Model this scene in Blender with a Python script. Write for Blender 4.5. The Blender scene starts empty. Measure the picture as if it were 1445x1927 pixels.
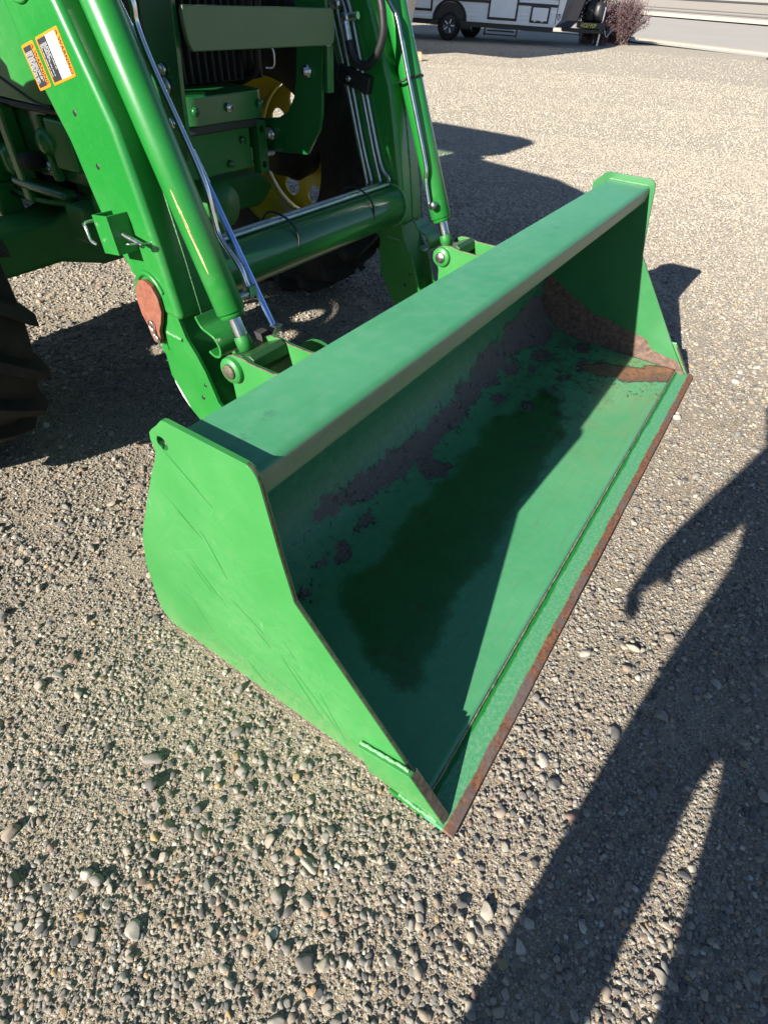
import bpy, bmesh, math, random
import numpy as np
from mathutils import Vector, Matrix, Euler, noise
from mathutils.geometry import tessellate_polygon

random.seed(7); rng = np.random.default_rng(11)
R = math.radians
scene = bpy.context.scene
COL = scene.collection

# ------------------------------------------------------------------ camera
cam_d = bpy.data.cameras.new('camera'); cam = bpy.data.objects.new('camera', cam_d); COL.objects.link(cam)
CAM = Vector((-0.3763, -0.0488, 1.1583))
yaw, pitch, roll = R(31.4338), R(-44.0698), R(3.8419)
fw = Vector((math.cos(pitch)*math.cos(yaw), math.cos(pitch)*math.sin(yaw), math.sin(pitch)))
rt = fw.cross(Vector((0, 0, 1))).normalized(); up = rt.cross(fw)
r2 = math.cos(roll)*rt + math.sin(roll)*up; u2 = -math.sin(roll)*rt + math.cos(roll)*up
CR = Matrix((r2, u2, -fw)).transposed()
cam.matrix_world = Matrix.Translation(CAM) @ CR.to_4x4()
cam_d.sensor_fit = 'HORIZONTAL'; cam_d.sensor_width = 36; cam_d.lens = 36*1019.08/1445
cam_d.clip_start = 0.03; cam_d.clip_end = 2000
scene.camera = cam

# ------------------------------------------------------------------ light
AZ, EL = R(-7.2), R(24.9)
sdir = Vector((math.cos(EL)*math.cos(AZ), math.cos(EL)*math.sin(AZ), -math.sin(EL)))   # way the light travels
w = bpy.data.worlds.new('World'); scene.world = w; w.use_nodes = True
nt = w.node_tree; nt.nodes.clear()
sky = nt.nodes.new('ShaderNodeTexSky'); sky.sky_type = 'NISHITA'; sky.sun_disc = False
sky.sun_elevation = EL; sky.sun_rotation = math.atan2(-sdir.x, -sdir.y)
sky.altitude = 1400; sky.air_density = 0.8; sky.dust_density = 0.25; sky.ozone_density = 1.5
bg = nt.nodes.new('ShaderNodeBackground'); bg.inputs[1].default_value = 0.062
wo = nt.nodes.new('ShaderNodeOutputWorld')
nt.links.new(sky.outputs[0], bg.inputs[0]); nt.links.new(bg.outputs[0], wo.inputs[0])
sl = bpy.data.lights.new('sun', 'SUN'); sl.energy = 5.0; sl.angle = R(0.55); sl.color = (1, 0.945, 0.85)
sun = bpy.data.objects.new('sun', sl); COL.objects.link(sun)
sun.rotation_euler = sdir.to_track_quat('-Z', 'Y').to_euler(); sun.location = (-6, 1, 6)
vs = scene.view_settings
vs.view_transform = 'Standard'; vs.look = 'None'; vs.gamma = 1; vs.use_curve_mapping = False
vs.exposure = 1.3
scene.render.engine = 'CYCLES'
scene.cycles.max_bounces = 8

# ------------------------------------------------------------------ materials
class NT:
    def __init__(s, name):
        s.m = bpy.data.materials.new(name); s.m.use_nodes = True
        s.t = s.m.node_tree; s.n = s.t.nodes; s.b = s.n['Principled BSDF']
        s.co = s.n.new('ShaderNodeTexCoord').outputs['Object']
    def link(s, a, b): s.t.links.new(a, b)
    def val(s, sock, v):
        if isinstance(v, bpy.types.NodeSocket): s.link(v, sock)
        else:
            try: sock.default_value = v
            except Exception: sock.default_value = (*v, 1) if len(v) == 3 else v
    def mapping(s, scale=(1, 1, 1), rot=(0, 0, 0), src=None):
        q = s.n.new('ShaderNodeMapping'); s.link(src or s.co, q.inputs[0])
        q.inputs['Scale'].default_value = scale; q.inputs['Rotation'].default_value = rot
        return q.outputs[0]
    def noise(s, scale, detail=4, rough=.55, src=None, dist=0):
        q = s.n.new('ShaderNodeTexNoise'); s.link(src or s.co, q.inputs['Vector'])
        q.inputs['Scale'].default_value = scale; q.inputs['Detail'].default_value = detail
        q.inputs['Roughness'].default_value = rough; q.inputs['Distortion'].default_value = dist
        return q.outputs['Fac']
    def voro(s, scale, out='Distance', feature='F1', src=None, rand=1):
        q = s.n.new('ShaderNodeTexVoronoi'); q.feature = feature; s.link(src or s.co, q.inputs['Vector'])
        q.inputs['Scale'].default_value = scale; q.inputs['Randomness'].default_value = rand
        return q.outputs[out]
    def ramp(s, fac, stops, interp='LINEAR'):
        q = s.n.new('ShaderNodeValToRGB'); q.color_ramp.interpolation = interp; s.link(fac, q.inputs[0])
        e = q.color_ramp.elements
        while len(e) < len(stops): e.new(0.5)
        for el, (p, c) in zip(e, stops):
            el.position = p; el.color = (*c, 1) if isinstance(c, tuple) else (c, c, c, 1)
        return q.outputs[0]
    def math(s, op, a, b=0.0, c=0.0, clamp=False):
        q = s.n.new('ShaderNodeMath'); q.operation = op; q.use_clamp = clamp
        s.val(q.inputs[0], a); s.val(q.inputs[1], b); s.val(q.inputs[2], c)
        return q.outputs[0]
    def mix(s, f, a, b, mode='MIX'):
        q = s.n.new('ShaderNodeMix'); q.data_type = 'RGBA'; q.blend_type = mode
        s.val(q.inputs[0], f)
        for i, v in ((6, a), (7, b)):
            if isinstance(v, bpy.types.NodeSocket): s.link(v, q.inputs[i])
            else: q.inputs[i].default_value = (*v, 1)
        return q.outputs[2]
    def step(s, v, lo, hi):
        q = s.n.new('ShaderNodeMapRange'); s.val(q.inputs[0], v)
        q.inputs[1].default_value = lo; q.inputs[2].default_value = hi
        return q.outputs[0]
    def sep(s, v=None):
        q = s.n.new('ShaderNodeSeparateXYZ'); s.link(v or s.co, q.inputs[0]); return q.outputs
    def attr(s, name):
        q = s.n.new('ShaderNodeAttribute'); q.attribute_name = name; return q.outputs['Fac']
    def bump(s, h, strength=.3, dist=.01):
        q = s.n.new('ShaderNodeBump'); s.link(h, q.inputs['Height'])
        q.inputs['Strength'].default_value = strength; q.inputs['Distance'].default_value = dist
        s.link(q.outputs[0], s.b.inputs['Normal'])
    def out(s, col, rough=.5, metal=0., spec=.5, coat=0.):
        s.val(s.b.inputs['Base Color'], col); s.val(s.b.inputs['Roughness'], rough)
        s.val(s.b.inputs['Metallic'], metal); s.val(s.b.inputs['Specular IOR Level'], spec)
        s.b.inputs['Coat Weight'].default_value = coat; s.b.inputs['Coat Roughness'].default_value = .15
        return s.m

GREEN = (0.009, 0.168, 0.022)
def paint(name, base=GREEN, rough=.34, dust=.25, scratch=.35, coat=.25, dustc=(.20, .27, .16), splash=False):
    s = NT(name)
    n1 = s.noise(3.2, 5, .6); n2 = s.noise(45, 4, .6)
    v = s.mix(s.step(n1, .3, .7), tuple(c*.9 for c in base), tuple(min(1, c*1.08) for c in base))
    dm = s.math('MULTIPLY', s.step(n1, .42, .75), s.step(n2, .3, .75))
    v = s.mix(s.math('MULTIPLY', dm, dust), v, dustc)
    # fine hairline scratches in two directions
    a = s.noise(1, 3, .5, s.mapping((14, 260, 20), (0.5, .35, .2)), .25)
    b = s.noise(1, 3, .5, s.mapping((20, 25, 300), (-.9, .2, .5)), .35)
    sc = s.math('MAXIMUM', s.step(a, .71, .75), s.step(b, .72, .76))
    sc = s.math('MULTIPLY', sc, s.step(s.noise(2.4, 3), .5, .62))
    v = s.mix(s.math('MULTIPLY', sc, scratch), v, (.25, .45, .25))
    ch = s.math('MULTIPLY', s.step(s.noise(34, 7, .75), .665, .675), s.step(s.noise(2.1, 3), .50, .60))
    v = s.mix(s.math('MULTIPLY', ch, .8), v, (.05, .045, .03))
    v = s.mix(s.math('MULTIPLY', s.step(s.noise(300, 3, .7), .55, .75), .16), v, dustc)
    if splash:      # dried mud thrown up along the foot of the plates
        z_ = s.sep()[2]; k = s.math('ADD', z_, s.math('MULTIPLY', s.math('SUBTRACT', s.noise(7, 5, .7), .5), .28))
        mk = s.math('MULTIPLY', s.step(k, .13, .0), s.step(s.noise(85, 5, .75), .44, .60))
        v = s.mix(s.math('MULTIPLY', mk, .42), v, (.24, .205, .145))
        dk = s.math('MULTIPLY', s.step(s.noise(150, 4, .8), .655, .675), .55); v = s.mix(dk, v, (.05, .10, .04))
    s.bump(s.math('ADD', s.noise(130, 3), s.math('MULTIPLY', n1, 2.)), .05, .002)
    return s.out(v, s.step(n2, 0, 1) if False else s.math('ADD', s.math('MULTIPLY', n1, .16), rough-.08), 0, .5, coat)

M = {}
M['green'] = paint('tractor_green')
M['plate'] = paint('bucket_green', (0.028, 0.205, 0.042), .42, .30, .5, splash=True)
def beam_mat():
    s = NT('faded_green'); x, y, z = s.sep()
    n = s.noise(2.5, 5, .6); n2 = s.noise(28, 5, .65); n3 = s.noise(9, 5, .7)
    v = s.mix(s.step(n, .3, .7), (.052, .255, .115), (.075, .30, .145))
    v = s.mix(s.math('MULTIPLY', s.step(n2, .45, .75), .4), v, (.15, .33, .22))
    a = s.noise(1, 3, .5, s.mapping((6, 230, 20), (0, 0, .12)), .25)
    v = s.mix(s.math('MULTIPLY', s.step(a, .66, .72), .22), v, (.028, .16, .07))
    v = s.mix(s.math('MULTIPLY', s.step(s.noise(16, 5, .7), .64, .70), .45), v, (.035, .15, .08))
    # front edge rubbed to darker green, front face khaki: ground-reflected light put into colour
    e = s.math('ADD', y, s.math('MULTIPLY', s.math('SUBTRACT', n3, .5), .012))
    v = s.mix(s.math('MULTIPLY', s.step(e, .416, .406), .6), v, (.035, .20, .075))
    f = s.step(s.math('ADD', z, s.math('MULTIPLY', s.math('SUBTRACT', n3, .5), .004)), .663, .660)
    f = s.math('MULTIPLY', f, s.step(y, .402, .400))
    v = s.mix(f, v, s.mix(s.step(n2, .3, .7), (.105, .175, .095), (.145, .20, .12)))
    c = s.math('MULTIPLY', s.step(s.noise(70, 4, .7), .60, .64), s.math('MULTIPLY', s.step(y, .404, .402), s.step(z, .659, .661)))
    v = s.mix(c, v, (.16, .13, .12))
    s.bump(n2, .04, .002)
    return s.out(v, s.math('ADD', .38, s.math('MULTIPLY', n2, .18)), 0, .5, .05)
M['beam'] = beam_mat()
M['khaki'] = paint('bounce_khaki_green', (0.075, 0.135, 0.05), .5, .5, .0, .05, (.16, .17, .10))  # khaki stands for light reflected off the ground, mixed into the paint
M['cast'] = paint('casting_green', (0.011, 0.17, 0.026), .5, .7, .0, .05, (.12, .12, .08))
def simple(name, col, rough=.5, metal=0, spec=.5, nscale=20, var=.15, bump=0, coat=0):
    s = NT(name); n = s.noise(nscale, 5, .6)
    v = s.mix(s.step(n, .3, .7), tuple(c*(1-var) for c in col), tuple(min(1, c*(1+var)) for c in col))
    if bump: s.bump(n, bump, .004)
    return s.out(v, s.math('ADD', rough-.05, s.math('MULTIPLY', n, .1)), metal, spec, coat)
M['chrome'] = simple('chrome_rod', (.62, .62, .62), .22, 1)
M['steel'] = simple('zinc_steel', (.55, .56, .57), .32, 1, nscale=60, var=.3)
M['bluerod'] = simple('blue_zinc_rod', (.30, .42, .72), .28, 1)
M['black'] = simple('black_plastic', (.012, .012, .013), .5)
M['dark'] = simple('dark_grime', (.02, .019, .017), .8, nscale=14, var=.6)
M['shaded'] = paint('shaded_green', (0.006, 0.105, 0.022), .3, .35, .1, .3, (.07, .10, .05))  # darker copy of the tractor green: underbody shade put into the colour
M['greasy'] = paint('greasy_green', (0.02, 0.075, 0.02), .4, .9, .0, .1, (.05, .045, .03))
M['weld'] = simple('weld_bead', (.10, .26, .10), .5, 0, .5, 200, .5, .6)
M['whiteweld'] = simple('pale_weld', (.16, .42, .18), .4, 0, .6, 260, .75, .9)
M['wornedge'] = simple('worn_edge', (.10, .085, .06), .6, .3, .4, 90, .5)
M['yellow'] = simple('wheel_yellow', (.46, .38, .008), .42, 0, .5, 9, .12)
M['orange'] = simple('decal_orange', (.62, .19, .008), .45, var=.02)
M['white'] = simple('decal_white', (.82, .82, .80), .5, var=.02)
M['decalblack'] = simple('decal_black', (.02, .02, .025), .5)
M['printgrey'] = simple('decal_print', (.55, .55, .55), .5)
M['decalgrey'] = simple('decal_grey', (.35, .35, .36), .6)
M['lamp'] = simple('lens', (.7, .7, .68), .2)
def rust_mat(name, c1=(.16, .055, .028), c2=(.34, .13, .06), metal=0., extra=True):
    s = NT(name); n = s.noise(55, 6, .7); m = s.noise(9, 4, .6)
    v = s.mix(s.step(n, .32, .68), c1, c2)
    v = s.mix(s.math('MULTIPLY', s.step(m, .52, .68), .6), v, (.15, .125, .115))
    s.bump(n, .5, .002)
    return s.out(v, .82, metal, .25)
M['rust'] = rust_mat('rust')
M['rustplate'] = rust_mat('red_rust', (.15, .05, .03), (.25, .095, .06))
def tyre_mat():
    s = NT('tyre_rubber'); n = s.noise(7, 5, .6); f = s.noise(90, 4)
    v = s.mix(s.step(n, .45, .75), (.012, .012, .012), (.034, .032, .029)); s.bump(f, .2, .003)
    return s.out(v, .8, 0, .3)
M['tyre'] = tyre_mat()

def blade_mat():
    s = NT('cutting_edge_steel'); x, y, z = s.sep()
    n = s.noise(14, 6, .7); n2 = s.noise(120, 5, .7); n3 = s.noise(5, 4, .6)
    e = s.math('ADD', y, s.math('MULTIPLY', s.math('SUBTRACT', n, .5), .016))
    msk = s.step(e, -.0085, -.0115)
    g = s.mix(s.step(n2, .42, .75), (.06, .27, .12), (.17, .35, .20))
    g = s.mix(s.math('MULTIPLY', s.step(e, .029, .033), 1), g, (.012, .17, .025))
    r = s.mix(s.step(n2, .35, .66), (.085, .042, .028), (.30, .125, .06))
    r = s.mix(s.step(s.noise(40, 4), .55, .62), r, (.11, .085, .075))
    r = s.mix(s.step(n3, .48, .6), r, s.mix(s.step(n2, .4, .6), (.12, .088, .08), (.17, .12, .10)))
    v = s.mix(msk, g, r); s.bump(n2, .35, .0015)
    return s.out(v, s.math('ADD', .5, s.math('MULTIPLY', msk, .3)), 0, .3)
M['blade'] = blade_mat()

def sheet_mat():
    s = NT('bucket_inner_worn_paint')
    band = s.attr('band'); wet = s.attr('wet'); spots = s.attr('spots'); rust_ = s.attr('strip'); vv = s.attr('arc')
    n = s.noise(10, 7, .68, None, .3); n2 = s.noise(42, 6, .7); n3 = s.noise(120, 4, .6); n4 = s.noise(3, 5, .6)
    base = s.mix(s.step(n4, .3, .7), (.060, .27, .115), (.085, .33, .15))
    base = s.mix(s.step(vv, .95, .55), base, (.026, .165, .070))  # back of the shell darkened: its shade is mixed into the paint
    base = s.mix(s.math('MULTIPLY', s.step(n2, .45, .8), .4), base, (.15, .31, .18))
    fine = s.noise(1, 4, .6, s.mapping((260, 18, 30), (0, 0, .5)), .3)
    fine2 = s.noise(1, 4, .6, s.mapping((22, 240, 30), (0, 0, .25)), .3)
    sc = s.math('MAXIMUM', s.step(fine, .66, .72), s.step(fine2, .67, .73))
    base = s.mix(s.math('MULTIPLY', sc, .45), base, (.30, .42, .28))
    # olive dirty wash toward the far end of the floor
    ol = s.math('MULTIPLY', s.step(s.sep()[0], .9, 1.9), s.math('MULTIPLY', s.step(n, .35, .7), s.step(vv, .9, 1.05)))
    base = s.mix(s.math('MULTIPLY', ol, .75), base, (.20, .26, .10))
    # wet patch: same paint, dark and glossy
    wn = s.math('ADD', wet, s.math('MULTIPLY', s.math('SUBTRACT', n, .5), .10))
    wn = s.math('ADD', wn, s.math('MULTIPLY', s.math('SUBTRACT', n2, .5), .035))
    wm = s.math('MULTIPLY', s.step(wn, -.010, .022), .92)
    wm = s.math('MULTIPLY', wm, s.step(s.math('ADD', wn, s.math('MULTIPLY', s.noise(75, 5, .7), .06)), .028, .036))
    wetc = s.mix(s.step(n, .3, .7), (.015, .112, .023), (.036, .150, .042))
    wetc = s.mix(s.math('MULTIPLY', s.step(s.noise(24, 7, .75, None, .5), .5, .62), .5), wetc, (.040, .062, .022))
    wetc = s.mix(s.math('MULTIPLY', s.step(s.math('MAXIMUM', fine, fine2), .6, .72), .35), wetc, (.06, .19, .07))
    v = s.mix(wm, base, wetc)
    grime = s.math('MULTIPLY', s.step(n, .52, .6), s.step(s.math('ADD', wet, .03), .0, .02))
    v = s.mix(s.math('MULTIPLY', s.math('MULTIPLY', grime, s.step(s.sep()[0], .9, 1.5)), .6), v, (.022, .030, .014))
    # bare grey-purple primer band and blotches with dark outlines
    bn = s.math('ADD', s.math('MAXIMUM', band, spots), s.math('MULTIPLY', s.math('SUBTRACT', n2, .5), .065))
    bn = s.math('ADD', bn, s.math('MULTIPLY', s.math('SUBTRACT', s.noise(17, 6, .75, None, .8), .5), .11))
    rim = s.math('MULTIPLY', s.step(bn, -.007, -.003), s.step(n, .5, .55))
    v = s.mix(rim, v, (.02, .016, .012))
    v = s.mix(s.math('MULTIPLY', s.step(bn, -.001, .004), s.step(s.noise(90, 5, .75), .66, .6)), v, s.mix(s.step(n3, .3, .7), (.088, .070, .068), (.140, .108, .100)))
    fl = s.math('MULTIPLY', s.step(s.noise(38, 7, .78, None, .6), .575, .60), s.step(s.math('MAXIMUM', s.math('ADD', band, .05), s.math('MAXIMUM', s.math('ADD', spots, .05), s.math('ADD', rust_, .16))), .0, .03))
    v = s.mix(fl, v, (.028, .020, .014))
    # thin brown dirt and chipping that thickens toward the far end of the floor
    far_ = s.math('MULTIPLY', s.step(s.sep()[0], 1.15, 1.75), s.math('MULTIPLY', s.step(vv, .64, .74), s.step(vv, 1.13, 1.0)))
    d1 = s.math('MULTIPLY', far_, s.step(s.noise(13, 8, .8, None, .7), .50, .56)); v = s.mix(s.math('MULTIPLY', d1, .62), v, (.085, .062, .042))
    d2 = s.math('MULTIPLY', far_, s.step(s.noise(30, 7, .8, None, .5), .565, .585)); v = s.mix(s.math('MULTIPLY', d2, .85), v, (.030, .022, .015))
    st_ = s.noise(1, 5, .65, s.mapping((3.5, 60, 20), (0, 0, .18)), .4); v = s.mix(s.math('MULTIPLY', s.math('MULTIPLY', s.step(st_, .56, .70), s.step(vv, .5, .8)), .30), v, (.10, .13, .075))
    rn = s.math('ADD', rust_, s.math('MULTIPLY', s.math('SUBTRACT', n2, .5), .06))  # rusted strip at the far end of the floor
    v = s.mix(s.step(rn, -.012, -.006), v, (.03, .025, .012))
    rc = s.mix(s.step(n, .4, .65), (.15, .09, .062), (.30, .135, .07))
    rc = s.mix(s.math('MULTIPLY', s.step(n2, .5, .62), .7), rc, (.07, .045, .03))
    v = s.mix(s.step(rn, -.004, .0), v, rc)
    rough = s.mix(wm, (.46, .46, .46), (.28, .28, .28))
    rough = s.mix(s.math('MAXIMUM', s.step(bn, -.001, .002), s.step(rn, -.004, 0)), rough, (.65, .65, .65))
    s.bump(s.math('ADD', s.math('MULTIPLY', s.step(bn, -.002, .002), -1.), s.math('MULTIPLY', n3, .3)), .3, .0012)
    return s.out(v, rough, 0, .45)
M['sheet'] = sheet_mat()

def plate_in_mat():
    s = NT('side_plate_worn_inside'); x, y, z = s.sep()
    n = s.noise(11, 6, .65); n2 = s.noise(60, 5, .65)
    # rust rises from the floor toward the back of the plate
    q = s.n.new('ShaderNodeFloatCurve'); c = q.mapping.curves[0]
    pts = [(0, .055), (.08, .066), (.16, .075), (.21, .118), (.28, .125), (.37, .152), (.47, .165), (.55, .2), (.62, .235), (.8, .33)]
    c.points[0].location = pts[0]; c.points[1].location = pts[-1]
    for p in pts[1:-1]: c.points.new(*p)
    q.mapping.update(); s.link(y, q.inputs['Value'])
    d = s.math('SUBTRACT', s.math('ADD', q.outputs[0], s.math('MULTIPLY', s.math('SUBTRACT', n, .5), .05)), z)
    inner = s.math('MULTIPLY', s.step(x, 2.100, 2.110), 1)
    d = s.math('MULTIPLY', s.step(d, -.001, .002), inner)
    g = s.mix(s.step(n, .3, .7), (.028, .145, .046), (.036, .17, .056))  # green below the near plate's: shade inside the bucket painted in
    sc = s.step(s.noise(1, 3, .5, s.mapping((14, 260, 20), (0.5, .35, .2)), .25), .7, .75)
    g = s.mix(s.math('MULTIPLY', sc, .3), g, (.25, .45, .25))
    r = s.mix(s.step(n2, .35, .65), (.085, .055, .045), (.19, .115, .085))
    r = s.mix(s.math('MULTIPLY', s.step(s.noise(24, 6, .7), .5, .62), .6), r, (.05, .035, .028))
    s.bump(s.math('ADD', s.math('MULTIPLY', d, -1.), s.math('MULTIPLY', n2, .1)), .3, .001)
    return s.out(s.mix(d, g, r), s.math('ADD', .38, s.math('MULTIPLY', d, .35)), 0, .4, .1)
M['platein'] = plate_in_mat()

def ground_mat():
    s = NT('gravel_ground')
    x, y, z = s.sep()
    dd = s.math('SQRT', s.math('ADD', s.math('POWER', x, 2.), s.math('POWER', y, 2.)))
    n = s.noise(.55, 5, .6); n1 = s.noise(6, 5, .65); n2 = s.noise(160, 4, .7)
    far = s.step(s.math('ADD', dd, s.math('MULTIPLY', n, 1.5)), 2.6, 5.0)
    def layer(sc, stops, lo, hi, cut):
        c = s.voro(sc, 'Color'); d = s.voro(sc)
        sp = s.n.new('ShaderNodeSeparateColor'); s.link(c, sp.inputs[0])
        m = s.math('MULTIPLY', s.step(d, hi, lo), s.step(sp.outputs[1], cut, cut+.04))
        return s.ramp(sp.outputs[0], stops), m, s.math('MULTIPLY', s.math('SUBTRACT', 1, s.math('MULTIPLY', d, d)), m)
    st = [(0, (.16, .15, .135)), (.2, (.30, .265, .22)), (.45, (.42, .365, .28)), (.7, (.36, .31, .24)), (.9, (.50, .45, .36)), (1, (.34, .27, .21))]
    stf = [(0, (.20, .18, .155)), (.25, (.41, .36, .29)), (.5, (.52, .46, .37)), (.75, (.46, .40, .32)), (.9, (.63, .575, .485)), (1, (.39, .32, .255))]
    ca, ma, ha = layer(150, st, .5, .62, .25); cb_, mb, hb = layer(420, st, .45, .6, .1)
    cc_, mc, hc = layer(58, stf, .5, .62, .2); cd, md_, hd = layer(130, stf, .5, .62, .2)
    dirt = s.mix(s.step(n1, .35, .65), (.25, .195, .13), (.34, .27, .185))
    dirt = s.mix(s.math('MULTIPLY', s.step(n2, .4, .65), .5), dirt, (.16, .13, .095))
    v = s.mix(s.math('MULTIPLY', mb, .7), dirt, cb_); v = s.mix(ma, v, ca)
    vf = s.mix(s.step(n1, .35, .65), (.37, .32, .25), (.45, .395, .31)); vf = s.mix(md_, vf, cd); vf = s.mix(mc, vf, cc_)
    v = s.mix(far, v, vf)  # beyond a few metres the ground colour carries sun-angle brightness
    h = s.math('ADD', s.math('MULTIPLY', ha, .55), s.math('ADD', s.math('MULTIPLY', hb, .2), s.math('MULTIPLY', n2, .35)))
    hf = s.math('ADD', s.math('MULTIPLY', hc, 1.3), s.math('MULTIPLY', hd, .6))
    hh = s.math('ADD', s.math('MULTIPLY', h, s.math('SUBTRACT', 1, far)), s.math('MULTIPLY', hf, far))
    s.bump(hh, .9, .006)
    return s.out(v, .9, 0, .2)
M['ground'] = ground_mat()

def pebble_mat():
    s = NT('pebble_stone')
    oi = s.n.new('ShaderNodeObjectInfo').outputs['Random']
    base = s.ramp(oi, [(0, (.065, .065, .068)), (.10, (.12, .115, .11)), (.25, (.21, .195, .17)), (.40, (.31, .27, .21)), (.52, (.17, .165, .155)),
                       (.64, (.35, .31, .25)), (.76, (.26, .215, .165)), (.84, (.19, .12, .10)), (.87, (.40, .27, .13)), (.90, (.12, .135, .135)), (.955, (.40, .36, .30)), (1, (.50, .46, .40))])
    n = s.noise(60, 5, .6); n2 = s.noise(260, 3, .6)
    geo = s.n.new('ShaderNodeNewGeometry').outputs['Position']; gx_, gy_, gz_ = s.sep(geo)
    dd = s.math('SQRT', s.math('ADD', s.math('POWER', gx_, 2.), s.math('POWER', gy_, 2.)))
    base = s.mix(s.math('MULTIPLY', s.step(dd, 2.0, 5.5), .45), base, (.53, .47, .38))   # farther stones paler: sun-angle brightness put into their colour
    v = s.mix(s.math('MULTIPLY', s.step(n, .4, .7), .22), base, (.34, .29, .22))
    v = s.mix(s.math('MULTIPLY', s.step(n2, .5, .8), .35), v, (.10, .09, .08))
    s.bump(n, .4, .001)
    return s.out(v, .78, 0, .3)
M['pebble'] = pebble_mat()

# ------------------------------------------------------------------ mesh helpers
class MB:
    """collects shapes into one mesh"""
    def __init__(s): s.v = []; s.f = []; s.sm = []
    def add(s, vs, fs, smooth=False):
        o = len(s.v); s.v += [tuple(p) for p in vs]
        for f in fs: s.f.append(tuple(i+o for i in f)); s.sm.append(smooth)
        return s
    def box(s, x0, x1, y0, y1, z0, z1, mat=None):
        vs = [Vector((x, y, z)) for z in (z0, z1) for y in (y0, y1) for x in (x0, x1)]
        if mat is not None: vs = [mat @ v for v in vs]
        return s.add(vs, [(0, 2, 3, 1), (4, 5, 7, 6), (0, 1, 5, 4), (2, 6, 7, 3), (0, 4, 6, 2), (1, 3, 7, 5)])
    def prism(s, poly, a, b, axis='x', holes=(), mat=None):
        """extrude a 2-D outline along an axis; x: (y,z), y: (x,z), z: (x,y)"""
        def P(q, t):
            p = {'x': (t, q[0], q[1]), 'y': (q[0], t, q[1]), 'z': (q[0], q[1], t)}[axis]
            return mat @ Vector(p) if mat is not None else Vector(p)
        loops = [list(poly)] + [list(h) for h in holes]
        flat = [q for l in loops for q in l]; n = len(flat)
        vs = [P(q, a) for q in flat] + [P(q, b) for q in flat]
        fs = []
        if holes:
            tri = tessellate_polygon([[Vector((q[0], q[1], 0)) for q in l] for l in loops])
            for t in tri: fs.append(tuple(t)); fs.append(tuple(i+n for i in reversed(t)))
        else:
            fs.append(tuple(range(n))); fs.append(tuple(reversed(range(n, 2*n))))
        o = 0
        for l in loops:
            k = len(l)
            for i in range(k): j = (i+1) % k; fs.append((o+i, o+j, o+j+n, o+i+n))
            o += k
        return s.add(vs, fs)
    def tube(s, pts, r, seg=10, caps=True, radii=None):
        pts = [Vector(p) for p in pts]; n = len(pts); vs = []; fs = []
        T = []
        for i in range(n):
            a = pts[max(i-1, 0)]; b = pts[min(i+1, n-1)]; T.append((b-a).normalized())
        u = T[0].orthogonal().normalized()
        for i in range(n):
            u = (u - T[i]*u.dot(T[i])).normalized(); w_ = T[i].cross(u)
            rr = radii[i] if radii else r
            for k in range(seg):
                t = 2*math.pi*k/seg; vs.append(pts[i] + rr*(math.cos(t)*u + math.sin(t)*w_))
        for i in range(n-1):
            for k in range(seg):
                k2 = (k+1) % seg; fs.append((i*seg+k, i*seg+k2, (i+1)*seg+k2, (i+1)*seg+k))
        s.add(vs, fs, True)
        if caps:
            s.add(vs[:seg], [tuple(reversed(range(seg)))]); s.add(vs[-seg:], [tuple(range(seg))])
        return s
    def lathe(s, prof, c, axis=(1, 0, 0), seg=40, a0=0, a1=2*math.pi):
        """prof: (along axis, radius)"""
        ax = Vector(axis).normalized(); u = ax.orthogonal().normalized(); w_ = ax.cross(u); c = Vector(c)
        full = abs(a1-a0-2*math.pi) < 1e-6; m = seg if full else seg+1; vs = []; fs = []
        for (h, r) in prof:
            for k in range(m):
                t = a0+(a1-a0)*k/seg; vs.append(c+ax*h+r*(math.cos(t)*u+math.sin(t)*w_))
        for i in range(len(prof)-1):
            for k in range(seg):
                k2 = (k+1) % m; fs.append((i*m+k, (i+1)*m+k, (i+1)*m+k2, i*m+k2))
        return s.add(vs, fs, True)
    def build(s, name, mat, parent=None, bevel=0, bseg=2, smooth=None):
        me = bpy.data.meshes.new(name); me.from_pydata(s.v, [], s.f)
        me.polygons.foreach_set('use_smooth', [bool(q) for q in s.sm])
        bm = bmesh.new(); bm.from_mesh(me); bmesh.ops.recalc_face_normals(bm, faces=bm.faces); bm.to_mesh(me); bm.free()
        me.materials.append(M[mat] if isinstance(mat, str) else mat)
        o = bpy.data.objects.new(name, me); COL.objects.link(o)
        if parent is not None: par(o, parent)
        if bevel:
            b = o.modifiers.new('b', 'BEVEL'); b.width = bevel; b.segments = bseg; b.limit_method = 'ANGLE'; b.angle_limit = R(35)
            b.harden_normals = True; me.polygons.foreach_set('use_smooth', [True]*len(me.polygons)); me.set_sharp_from_angle(angle=R(40))
        return o
def par(o, p):
    o.parent = p
    o.matrix_parent_inverse = Matrix.Translation(-wloc(p))
def wloc(p):
    v = Vector(p.location)
    if p.parent: v = v + wloc(p.parent) + p.matrix_parent_inverse.translation
    return v
def smooth_path(pts, n=6):
    pts = [Vector(p) for p in pts]; out = []
    for i in range(len(pts)-1):
        p0 = pts[max(i-1, 0)]; p1 = pts[i]; p2 = pts[i+1]; p3 = pts[min(i+2, len(pts)-1)]
        for k in range(n):
            t = k/n
            out.append(.5*((2*p1)+(-p0+p2)*t+(2*p0-5*p1+4*p2-p3)*t*t+(-p0+3*p1-3*p2+p3)*t**3))
    out.append(pts[-1]); return out
def thing(name, label, cat, loc=(0, 0, 0), group=None):
    o = bpy.data.objects.new(name, None); COL.objects.link(o); o.location = loc; o.empty_display_size = .1
    o['label'] = label; o['category'] = cat
    if group: o['group'] = group
    return o
def tag(o, label, cat, group=None):
    o['label'] = label; o['category'] = cat
    if group: o['group'] = group
    return o
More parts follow.
